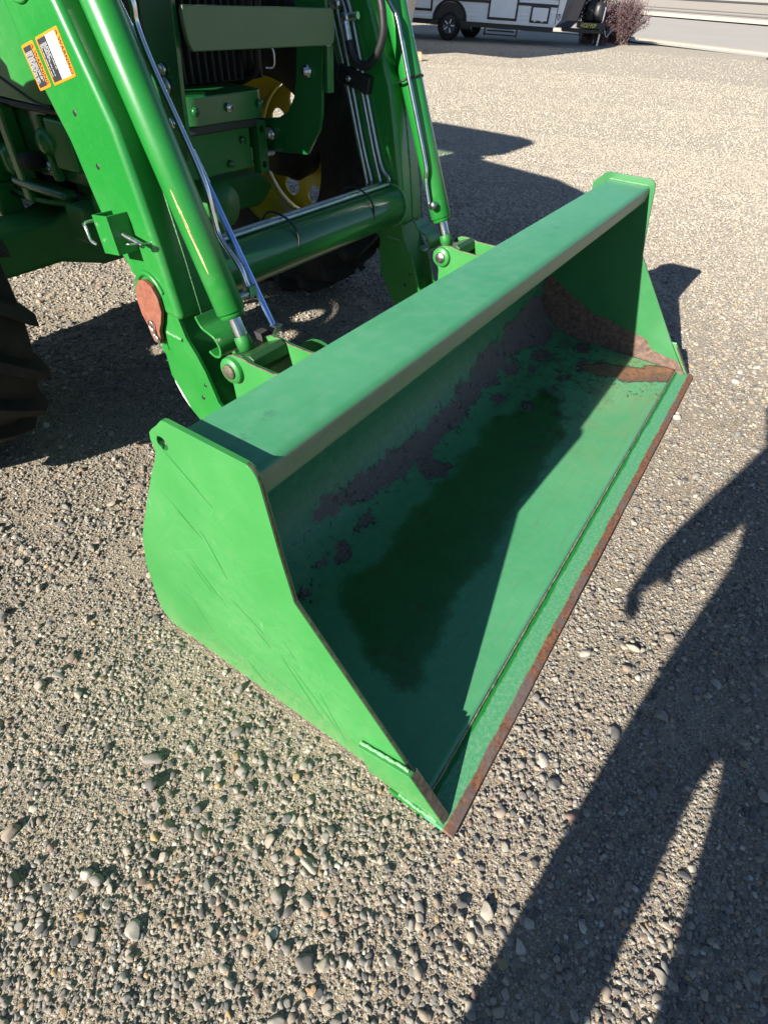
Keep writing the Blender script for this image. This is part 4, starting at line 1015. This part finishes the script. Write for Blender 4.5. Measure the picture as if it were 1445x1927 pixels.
PTS = []; SC = []
for (r0, r1, den, s0, s1, cl) in layers:
    ylo, yhi = max(-r1, -14), min(r1, 20)
    area = (r1+.4)*(yhi-ylo); n = int(area*den)
    x = rng.uniform(-.8, r1-.4, n); y = rng.uniform(ylo, yhi, n)
    d = np.hypot(x-CAM.x, y-CAM.y); k = (d >= r0) & (d < r1); x = x[k]; y = y[k]
    u = NX*x+NY*y; k = u < 18.7; x = x[k]; y = y[k]; u = u[k]
    z = .02*np.maximum(0, u-6)
    P = np.stack([x, y, z], -1); k = in_view(P, 160); P = P[k]
    k = ~((P[:, 0] > -.018) & (P[:, 0] < W+.018) & (P[:, 1] > -.033) & (P[:, 1] < .80)); P = P[k]
    if len(P): 
        pn = patchy(P, 3.3, r0*3+s0*900)*.7+patchy(P, 9, s0*500)*.4
        k = rng.uniform(0, 1, len(P)) < np.clip(1-cl+cl*(1+pn*3.2), 0.03, 1.5)/1.3; P = P[k]
    s_ = s0+(s1-s0)*rng.beta(1.1, 2.0, len(P))
    PTS.append(P); SC.append(s_)
P = np.concatenate(PTS); S = np.concatenate(SC)
k = ~((P[:, 0] > -.004-np.where(P[:, 1] < .2, .014, 0)-S*.75) & (P[:, 0] < W+.018+S*.8) & (P[:, 1] > -.033-S*.9) & (P[:, 1] < .775+S*.8)); P = P[k]; S = S[k]
def bump_h(P): return np.array([(noise.noise((p[0]*1.7, p[1]*1.7, 0))*.5+noise.noise((p[0]*6, p[1]*6, 3))*.3+noise.noise((p[0]*17, p[1]*17, 7))*.2)*.011*math.exp(-((p[0]-1)**2+(p[1]-.5)**2)/60) for p in P])
P[:, 2] += -.005+bump_h(P)+S*rng.uniform(-.05, .38, len(P))
print('gravel pieces', len(P))
me = bpy.data.meshes.new('loose_gravel'); me.vertices.add(len(P)); me.vertices.foreach_set('co', P.ravel())
a = me.attributes.new('scl', 'FLOAT_VECTOR', 'POINT'); sv = S[:, None]*rng.uniform(.85, 1.15, (len(P), 3)); a.data.foreach_set('vector', sv.astype(np.float32).ravel())
a = me.attributes.new('rot', 'FLOAT_VECTOR', 'POINT'); rv = np.stack([rng.normal(0, .28, len(P)), rng.normal(0, .28, len(P)), rng.uniform(0, 6.28, len(P))], -1); a.data.foreach_set('vector', rv.astype(np.float32).ravel())
a = me.attributes.new('pick', 'INT', 'POINT'); a.data.foreach_set('value', rng.integers(0, 14, len(P)).astype(np.int32))
gr = bpy.data.objects.new('loose_gravel', me); COL.objects.link(gr); gr['kind'] = 'stuff'
gr['label'] = 'loose grey and tan river gravel scattered over the yard'; gr['category'] = 'gravel'
g = bpy.data.node_groups.new('scatter', 'GeometryNodeTree')
g.interface.new_socket('Geometry', in_out='INPUT', socket_type='NodeSocketGeometry'); g.interface.new_socket('Geometry', in_out='OUTPUT', socket_type='NodeSocketGeometry')
gi = g.nodes.new('NodeGroupInput'); go = g.nodes.new('NodeGroupOutput'); iop = g.nodes.new('GeometryNodeInstanceOnPoints'); ci = g.nodes.new('GeometryNodeCollectionInfo')
ci.inputs['Collection'].default_value = pc; ci.inputs['Separate Children'].default_value = True; ci.inputs['Reset Children'].default_value = True
def nattr(name, t):
    q = g.nodes.new('GeometryNodeInputNamedAttribute'); q.data_type = t; q.inputs['Name'].default_value = name; return q.outputs['Attribute']
g.links.new(gi.outputs[0], iop.inputs['Points']); g.links.new(ci.outputs[0], iop.inputs['Instance']); iop.inputs['Pick Instance'].default_value = True
g.links.new(nattr('pick', 'INT'), iop.inputs['Instance Index']); g.links.new(nattr('rot', 'FLOAT_VECTOR'), iop.inputs['Rotation']); g.links.new(nattr('scl', 'FLOAT_VECTOR'), iop.inputs['Scale'])
g.links.new(iop.outputs[0], go.inputs[0]); md = gr.modifiers.new('scatter', 'NODES'); md.node_group = g
# ------------------------------------------------------------------ camper trailer by the road
M['siding'] = simple('white_siding', (.86, .88, .90), .4, nscale=3, var=.05)
M['capdark'] = simple('dark_front_cap', (.045, .055, .085), .2, nscale=1.5, var=.3, coat=.4)
M['trimblack'] = simple('black_trim', (.018, .018, .02), .45)
M['beige'] = simple('beige_panel', (.50, .46, .41), .5, nscale=2, var=.06)
M['yellowpaint'] = simple('yellow_lettering', (.65, .62, .12), .5)
M['wood'] = simple('split_wood', (.42, .28, .15), .8, nscale=12, var=.3, bump=.5)
def place_frame(x, y, ax):
    """local frame: s along, q away from the near side, z up"""
    a = Vector((ax, -math.sqrt(1-ax*ax), 0)); p = Vector((-a.y, a.x, 0))
    Mx = Matrix((a, p, Vector((0, 0, 1)))).transposed().to_4x4(); Mx.translation = Vector((x, y, gh(x, y)-.005)); return Mx
FRM = place_frame(18.35, 10.3, .40)
RV = thing('camper_trailer', 'white ribbed camper trailer with a dark nose parked by the road', 'trailer', FRM @ Vector((0, 1.1, 0)))
def rbuild(m, name, mat, parent, bevel=0, frm=None):
    m.v = [tuple((frm or FRM) @ Vector(v)) for v in m.v]; return m.build(name, mat, parent, bevel)
# ribbed lower side wall with a wheel arch cut out
m = MB(); zs = []; 
z = .46
while z < 1.06: zs += [(z, 0), (z+.045, -.012), (z+.055, -.012), (z+.075, 0)]; z += .085
vs = []; fs = []
ss_ = list(np.arange(-4.6, 3.06, .1))
def zarch(s_): d = abs(s_); return .46+(.40*math.sqrt(max(0, 1-(d/.47)**2)) if d < .47 else 0)
for s_ in ss_:
    zmin = zarch(s_)
    for (z, q) in zs: vs.append((s_, q, max(z, zmin)))
k = len(zs)
for i in range(len(ss_)-1):
    for j in range(k-1): a = i*k+j; fs.append((a, a+k, a+k+1, a+1))
m.add(vs, fs); o = rbuild(m, 'side_wall', 'siding', RV); o.modifiers.new('s', 'SOLIDIFY').thickness = .02
def rb(s0, s1, q0, q1, z0, z1, name, mat, par_, bev=0):
    m = MB(); m.box(s0, s1, q0, q1, z0, z1); return rbuild(m, name, mat, par_, bev)
rb(-4.6, 3.0, -.006, 2.2, 1.10, 2.75, 'upper_body', 'siding', RV, .04)
rb(-4.6, 3.02, -.046, -.022, .87, .93, 'dark_band', 'trimblack', RV); rb(-4.6, 3.02, -.044, -.022, 1.02, 1.06, 'dark_band', 'trimblack', RV)
rb(-4.6, 3.0, .02, 2.2, .48, 1.09, 'inner_body', 'trimblack', RV)
rb(-4.6, 3.0, .06, 2.14, .34, .47, 'chassis', 'trimblack', RV)
# dark nose: slanted lower corner, rounded plan
m = MB(); nose = [(3.0, .02), (3.45, .10), (3.75, .38), (3.85, 1.1), (3.75, 1.82), (3.45, 2.10), (3.0, 2.18)]; vs = []; fs = []
lev = [(.46, -.28), (.62, -.12), (1.10, .0), (2.2, .0), (2.75, -.5)]
for (z, off) in lev:
    for (s_, q) in nose: vs.append((s_+(off if s_ > 3.0 else 0), q, z))
k = len(nose)
for i in range(len(lev)-1):
    for j in range(k-1): a = i*k+j; fs.append((a, a+1, a+k+1, a+k))
fs.append(tuple(range(k))); fs.append(tuple((len(lev)-1)*k+j for j in reversed(range(k))))
m.add(vs, fs); rbuild(m, 'front_cap', 'capdark', RV)
# white lower corner panel edge swoops
m = MB(); m.prism([(2.62, .46), (3.02, .46), (3.16, .62), (3.22, 1.085), (3.02, 1.085), (3.02, .50)], -.020, .0, 'y'); rbuild(m, 'corner_panel', 'siding', RV, .004)
def rhatch(s0, s1, z0, z1, name='hatch', fill='siding', r=.03):
    f = rb(s0, s1, -.052, -.020, z0, z1, name, 'trimblack', RV, .012); rb(s0+.055, s1-.055, -.062, -.053, z0+.055, z1-.055, 'hatch_panel', fill, f, .01)
    return f
rhatch(1.08, 1.92, .53, 1.6, 'entry_door'); rhatch(-1.5, -.52, .62, 1.08, 'hatch'); hh = rhatch(2.28, 2.82, .52, .90, 'hatch')
rb(2.40, 2.47, -.070, -.063, .55, .575, 'hatch_latch', 'steel', hh); rb(2.60, 2.67, -.070, -.063, .55, .575, 'hatch_latch', 'steel', hh)
m = MB(); m.prism([(3.03, .74), (3.13, .74), (3.135, .67), (3.08, .60), (3.03, .67)], -.028, -.0205, 'y'); sh_ = rbuild(m, 'shield_badge', 'trimblack', RV)
m = MB(); m.prism([(3.045, .72), (3.115, .72), (3.115, .68), (3.08, .63), (3.045, .68)], -.031, -.0285, 'y'); rbuild(m, 'badge_face', 'siding', sh_)
m = MB(); m.prism([(3.06, .715), (3.10, .715), (3.09, .68), (3.075, .665)], -.034, -.0315, 'y'); rbuild(m, 'badge_mark', 'trimblack', sh_)
M['redlens'] = simple('red_lens', (.55, .04, .03), .2)
rb(2.98, 3.02, -.034, -.017, 1.14, 1.165, 'marker_lamp', 'redlens', RV)
# fender arch
m = MB(); m.tube([(.47*math.cos(t), -.018, .46+.42*math.sin(t)) for t in np.linspace(0, math.pi, 24)], .035, 8); rbuild(m, 'wheel_arch', 'trimblack', RV)
def rwheel(s_, q, hide=False):
    c = FRM @ Vector((s_, q, .335)); ax = (FRM.to_3x3() @ Vector((0, 1, 0)))
    m = MB(); m.lathe([(0, .19), (-.02, .27), (0, .32), (.03, .335), (.16, .335), (.20, .31), (.20, .19)], c, ax, 32); t = m.build('wheel', 'tyre', RV)
    m = MB(); m.lathe([(.03, .19), (.02, .17), (.06, .15), (.05, .05), (.02, .045), (.02, 0)], c, ax, 24); m.build('rim', 'capdark', t)
    for k_ in range(5):
        a = k_*2*math.pi/5; u = FRM.to_3x3() @ Vector((math.cos(a), 0, math.sin(a)))
        m = MB(); m.tube([c+ax*.015+u*.05, c+ax*.03+u*.16], .017, 6); m.build('spoke', 'white', t)
rwheel(0, .03); rwheel(.52, 1.75)
rb(-.1, .62, .2, 1.75, .28, .36, 'axle', 'trimblack', RV)
# step frame and pipes seen under the body
for s0, s1, q, z in ((1.0, 2.0, .4, .18), (1.1, 1.9, .6, .26), (2.1, 2.9, 1.2, .30)):
    rb(s0, s1, q, q+.05, z, z+.03, 'step_rail', 'trimblack', RV)
for s_ in (1.02, 1.96): rb(s_, s_+.04, .38, .66, .16, .36, 'step_leg', 'trimblack', RV)
# tongue, tray with lettering, bottles, jack
m = MB(); m.prism([(3.3, .75), (4.75, 1.06), (4.75, 1.14), (3.3, 1.45), (3.3, 1.38), (4.6, 1.10), (3.3, .82)], .36, .44, 'z'); TG = rbuild(m, 'tongue', 'trimblack', RV)
tr_ = rb(3.72, 4.50, .78, 1.40, .46, .60, 'battery_tray', 'trimblack', RV, .01)
tc = bpy.data.curves.new('t', 'FONT'); tc.body = 'WOLF PUP'; tc.size = .13; tc.shear = .35; tc.extrude = .002; tc.offset = .003
to = bpy.data.objects.new('t', tc); COL.objects.link(to); bpy.context.view_layer.update()
tm = bpy.data.meshes.new_from_object(to.evaluated_get(bpy.context.evaluated_depsgraph_get())); bpy.data.objects.remove(to)
wm_ = max(v.co.x for v in tm.vertices); tm.transform(FRM @ Matrix.Translation((3.78, .776, .485)) @ Matrix.Rotation(R(90), 4, 'X') @ Matrix.Diagonal((.46/wm_, 1, 1, 1)))
tm.materials.clear(); tm.materials.append(M['yellowpaint']); o = bpy.data.objects.new('lettering', tm); COL.objects.link(o); par(o, tr_)
M['gasbottle'] = simple('gas_bottle', (.30, .31, .32), .35)
for s_ in (3.98, 4.24):
    m = MB(); m.lathe([(0, 0), (0, .12), (.04, .15), (.34, .15), (.42, .10), (.44, .03), (.50, .03), (.50, 0)], FRM @ Vector((s_, 1.08, .61)), (0, 0, 1), 20); m.build('gas_bottle', 'trimblack', RV)
m = MB(); m.tube([(4.42, 1.1, .10), (4.42, 1.1, .95)], .03, 10); m.tube([(4.42, 1.1, .93), (4.42, .98, .98), (4.42, .98, 1.06)], .012, 6); JK = rbuild(m, 'tongue_jack', 'steel', RV)
m = MB(); m.lathe([(-.02, 0), (-.02, .11), (.0, .11), (.02, .04), (.10, .035)], FRM @ Vector((4.42, 1.1, .02)), (0, 0, 1), 16); m.build('jack_foot', 'steel', JK)
m = MB(); m.tube(smooth_path([(4.5, 1.0, .50), (4.56, .97, .38), (4.62, .98, .30), (4.68, 1.0, .38), (4.72, 1.05, .46)], 5), .012, 6); rbuild(m, 'safety_chain', 'steel', RV)
for k_ in range(5):
    m = MB(); m.tube(smooth_path([(3.7+.06*k_, .95, .62), (3.66+.09*k_, .80, .74+.03*k_), (3.8+.1*k_, .84, .66)], 5), .012, 6); rbuild(m, 'cable', 'trimblack', RV)

# ------------------------------------------------------------------ second trailer, mostly hidden behind the loader
T2 = thing('fifth_wheel_trailer', 'beige trailer edge with a leaning front wall behind the loader cylinder', 'trailer', (13.0, 12.0, gh(13, 12)))
zb = gh(14, 9.6)
m = MB(); m.prism([(9.02, .45+zb), (16.5, .45+zb), (16.5, 3.95+zb), (7.35, 3.95+zb), (7.1, 3.5+zb), (7.1, 1.78+zb), (7.3, 1.7+zb), (8.78, 1.66+zb)], 11.75, 14.25, 'x'); m.build('trailer_body', 'beige', T2, .05)
for y in (13.2, 14.1):
    m = MB(); m.lathe([(0, 0), (0, .37), (.2, .37), (.2, 0)], (14.0, y, .37+gh(14, y)), (1, 0, 0), 24); m.build('trailer_wheel', 'tyre', T2)
    m = MB(); m.lathe([(0, 0), (0, .37), (.2, .37), (.2, 0)], (11.8, y, .37+gh(12, y)), (1, 0, 0), 24); m.build('trailer_wheel', 'tyre', T2)
for x in (11.9, 14.05):
    m = MB(); m.box(x, x+.09, 9.9, 9.99, gh(14, 9.9)-.01, .5+zb); m.build('landing_leg', 'steel', T2)

# ------------------------------------------------------------------ shrubs
def leaf_mat(name, c1, c2):
    s = NT(name); n = s.noise(14, 4, .6); s.b.inputs['Subsurface Weight'].default_value = 0
    return s.out(s.mix(s.step(n, .35, .65), c1, c2), .6, 0, .3)
M['barberry'] = leaf_mat('barberry_leaf', (.065, .036, .042), (.15, .09, .095)); M['twig'] = simple('twig_bark', (.16, .11, .10), .8)
M['greenleaf'] = leaf_mat('dusty_green_leaf', (.05, .09, .025), (.12, .15, .05))
def shrub(x, y, rad, hgt, n, leafmat, label, name, seed, group=None):
    r_ = random.Random(seed); z0 = gh(x, y)-.02
    T = thing(name, label, 'shrub', (x, y, z0), group)
    st = MB(); lv = MB(); vs = []; fs = []
    for i in range(n):
        a = r_.uniform(0, 6.283); t = r_.random()**.6; lean = rad*t*r_.uniform(.7, 1.15); hh_ = hgt*(1.02-.45*t*t)*r_.uniform(.72, 1.12)
        p0 = Vector((x+r_.gauss(0, .08), y+r_.gauss(0, .08), z0)); p3 = Vector((x+lean*math.cos(a), y+lean*math.sin(a), z0+hh_))
        p1 = p0.lerp(p3, .45)+Vector((0, 0, hh_*.14)); pts = smooth_path([p0, p1, p3], 4)
        st.tube(pts, .008, 4, False, [.011, .010, .009, .008, .007, .006, .005, .004, .003])
        for j in range(46):
            f = r_.uniform(.18, 1)*(len(pts)-1); k_ = min(int(f), len(pts)-2); p = pts[k_].lerp(pts[k_+1], f-k_)+Vector((r_.gauss(0, .04), r_.gauss(0, .04), r_.gauss(0, .035)))
            s_ = r_.uniform(.014, .030); u = Vector((r_.gauss(0, 1), r_.gauss(0, 1), r_.gauss(0, 1))).normalized(); w_ = u.orthogonal().normalized()
            o_ = len(vs); vs += [p-u*s_, p+w_*s_*.5, p+u*s_, p-w_*s_*.5]; fs.append((o_, o_+1, o_+2, o_+3))
    lv.add(vs, fs)
    q = st.build('branches', 'twig', T); q['kind'] = 'stuff'; q = lv.build('foliage', leafmat, T); q['kind'] = 'stuff'
    return T
shrub(21.75, 7.25, .75, 1.38, 190, 'barberry', 'tall purple barberry bush behind the camper tongue', 'barberry_bush', 3)
shrub(22.4, 6.35, .78, 1.12, 210, 'barberry', 'spreading purple barberry bush at the right end of the clump', 'barberry_bush', 5)
shrub(23.0, 6.9, .8, 1.0, 170, 'barberry', 'wide purple barberry bush furthest toward the road', 'barberry_bush', 17)
shrub(21.4, 6.75, .42, .72, 70, 'barberry', 'low purple barberry clump in front of the taller ones', 'barberry_bush', 9)
shrub(24.6, 14.4, .9, .75, 90, 'greenleaf', 'low dusty green shrub glimpsed behind the camper wheel', 'green_shrub', 12)
# splinter of wood lying at the shadow's edge
wp_ = Vector((12.9, 7.95, gh(12.9, 7.95)))
m = MB(); m.prism([(-.10, 0), (.11, .0), (.08, .10), (.02, .15), (-.07, .12)], -.05, .06, 'y', mat=Matrix.Translation(wp_) @ Matrix.Rotation(R(40), 4, 'Z')); o = m.build('wood_block', 'wood', None, .008)
tag(o, 'small pale block of split wood on the gravel beside the loader cylinder', 'wood block')

# ------------------------------------------------------------------ the person taking the picture, and the phone
M['skin'] = simple('skin', (.45, .27, .19), .5, var=.06); M['shirt'] = simple('blue_shirt', (.07, .11, .20), .8); M['jeans'] = simple('jeans', (.035, .05, .09), .8); M['hair'] = simple('brown_hair', (.05, .03, .02), .6)
sk = []; ed = []; rad = []
def J(p, r, parent=None):
    sk.append(p); rad.append(r)
    if parent is not None: ed.append((parent, len(sk)-1))
    return len(sk)-1
bx, by = -1.07, -.235
pel = J((bx, by, .86), (.180, .135)); wa = J((bx, by, 1.00), (.178, .15), pel); rb_ = J((bx, by+.004, 1.10), (.190, .185), wa); ch = J((bx, by, 1.21), (.205, .20), rb_); nb = J((bx, by, 1.34), (.11, .08), ch)
ne = J((bx+.01, by, 1.40), (.05, .05), nb); h1 = J((bx+.02, by-.01, 1.47), (.075, .085), ne); h2 = J((bx+.015, by-.01, 1.56), (.075, .09), h1)
for sg, kn, an in ((1, (-1.04, -.140, .46), (-1.10, -.130, .09)), (-1, (-1.05, -.375, .46), (-1.10, -.425, .09))):
    a = J((bx, by+sg*.095, .80), (.098, .098), pel); b = J(kn, (.088, .088), a); c = J(an, (.066, .064), b); J((an[0]+.13, an[1]+sg*.02, .045), (.045, .035), c)
# hanging left arm, relaxed curled hand
s1 = J((bx, by+.170, 1.315), (.085, .085), nb); s1b = J((bx, by+.205, 1.19), (.072, .072), s1); e1 = J((-1.08, .014, 1.075), (.066, .066), s1b); w1_ = J((-1.03, .052, .965), (.044, .044), e1)
pm = J((-1.015, .062, .910), (.046, .036), w1_)
for k_, (dx_, ln) in enumerate(((.030, .95), (.010, 1.05), (-.010, 1.0), (-.028, .8))):
    a = J((-1.015+dx_, .074, .868), (.014, .014), pm); b = J((-1.013+dx_, .079, .868-.030*ln), (.013, .013), a); c = J((-1.010+dx_, .064, .868-.056*ln), (.012, .012), b); J((-1.01+dx_, .040, .868-.060*ln), (.011, .011), c)
a = J((-.985, .040, .910), (.016, .016), pm); b = J((-.980, .022, .888), (.014, .014), a); J((-.980, .020, .862), (.012, .012), b)
# right arm reaching forward to the phone
def ph(x, y, z): return CAM+r2*x+u2*y+fw*z
s2 = J((bx+.02, by-.175, 1.325), (.062, .062), nb); e2_ = J((-.90, -.44, 1.08), (.043, .043), s2); wr = ph(.055, -.20, -.055); w2_ = J(tuple(wr), (.028, .028), e2_)
pm2 = J(tuple(ph(.045, -.135, -.040)), (.032, .020), w2_)
for k_ in range(4):
    yk = -.060-.021*k_; a = J(tuple(ph(.056, yk-.01, -.026)), (.009, .009), pm2); b = J(tuple(ph(.050, yk, .004)), (.0085, .0085), a); c = J(tuple(ph(.026, yk+.002, .0095)), (.008, .008), b); J(tuple(ph(.008, yk+.003, .0095)), (.007, .007), c)
a = J(tuple(ph(.010, -.135, -.034)), (.010, .010), pm2); b = J(tuple(ph(-.030, -.118, -.024)), (.009, .009), a); J(tuple(ph(-.044, -.100, -.010)), (.008, .008), b)
me = bpy.data.meshes.new('person'); me.from_pydata([tuple(p) for p in sk], ed, []); po = bpy.data.objects.new('tmp', me); COL.objects.link(po)
md = po.modifiers.new('skin', 'SKIN'); sv_ = me.skin_vertices[0].data if me.skin_vertices else None
if sv_ is None:
    bm = bmesh.new(); bm.from_mesh(me); bm.verts.layers.skin.verify(); bm.to_mesh(me); bm.free(); sv_ = me.skin_vertices[0].data
for i, r_ in enumerate(rad): sv_[i].radius = r_; sv_[i].use_root = (i == 0)
md.use_smooth_shade = True; sb = po.modifiers.new('sub', 'SUBSURF'); sb.levels = 2; sb.render_levels = 2
bpy.context.view_layer.update()
bmesh_me = bpy.data.meshes.new_from_object(po.evaluated_get(bpy.context.evaluated_depsgraph_get())); bpy.data.objects.remove(po)
PE = bpy.data.objects.new('person', bmesh_me); COL.objects.link(PE)
bmesh_me.materials.clear()
for k_ in ('skin', 'shirt', 'jeans', 'trimblack'): bmesh_me.materials.append(M[k_])
for p in bmesh_me.polygons:
    c = p.center; mi = 1
    if c.z > 1.385: mi = 0
    elif (c-Vector((-1.02, .065, .90))).length < .10 and c.z < .955 and c.y > 0: mi = 0
    elif (c-CAM).length < .24: mi = 0
    elif c.z < .09: mi = 3
    elif c.z < .92 and c.y < .0: mi = 2
    p.material_index = mi; p.use_smooth = True
tag(PE, 'person in blue shirt and jeans photographing the bucket with a phone', 'person')
m = MB(); m.lathe([(-.02, .098), (.03, .098), (.075, .085), (.11, .05), (.122, 0)], (bx+.012, by-.01, 1.55), (0, 0, 1), 24); m.build('hair', 'hair', PE)
m = MB(); B = Matrix((r2, u2, fw)).transposed().to_4x4(); B.translation = CAM
m.box(-.0375, .0375, -.132, .018, -.0125, -.0045, B); PH = m.build('phone', 'trimblack', None, .003)
tag(PH, 'black phone held up over the near end of the bucket', 'phone')
m = MB(); m.lathe([(-.0045, 0), (-.0045, .008), (-.0025, .008), (-.0025, .006)], (0, 0, 0), (0, 0, 1), 20); m.v = [tuple(B @ Vector(v)) for v in m.v]; m.build('phone_lens_ring', 'steel', PH)
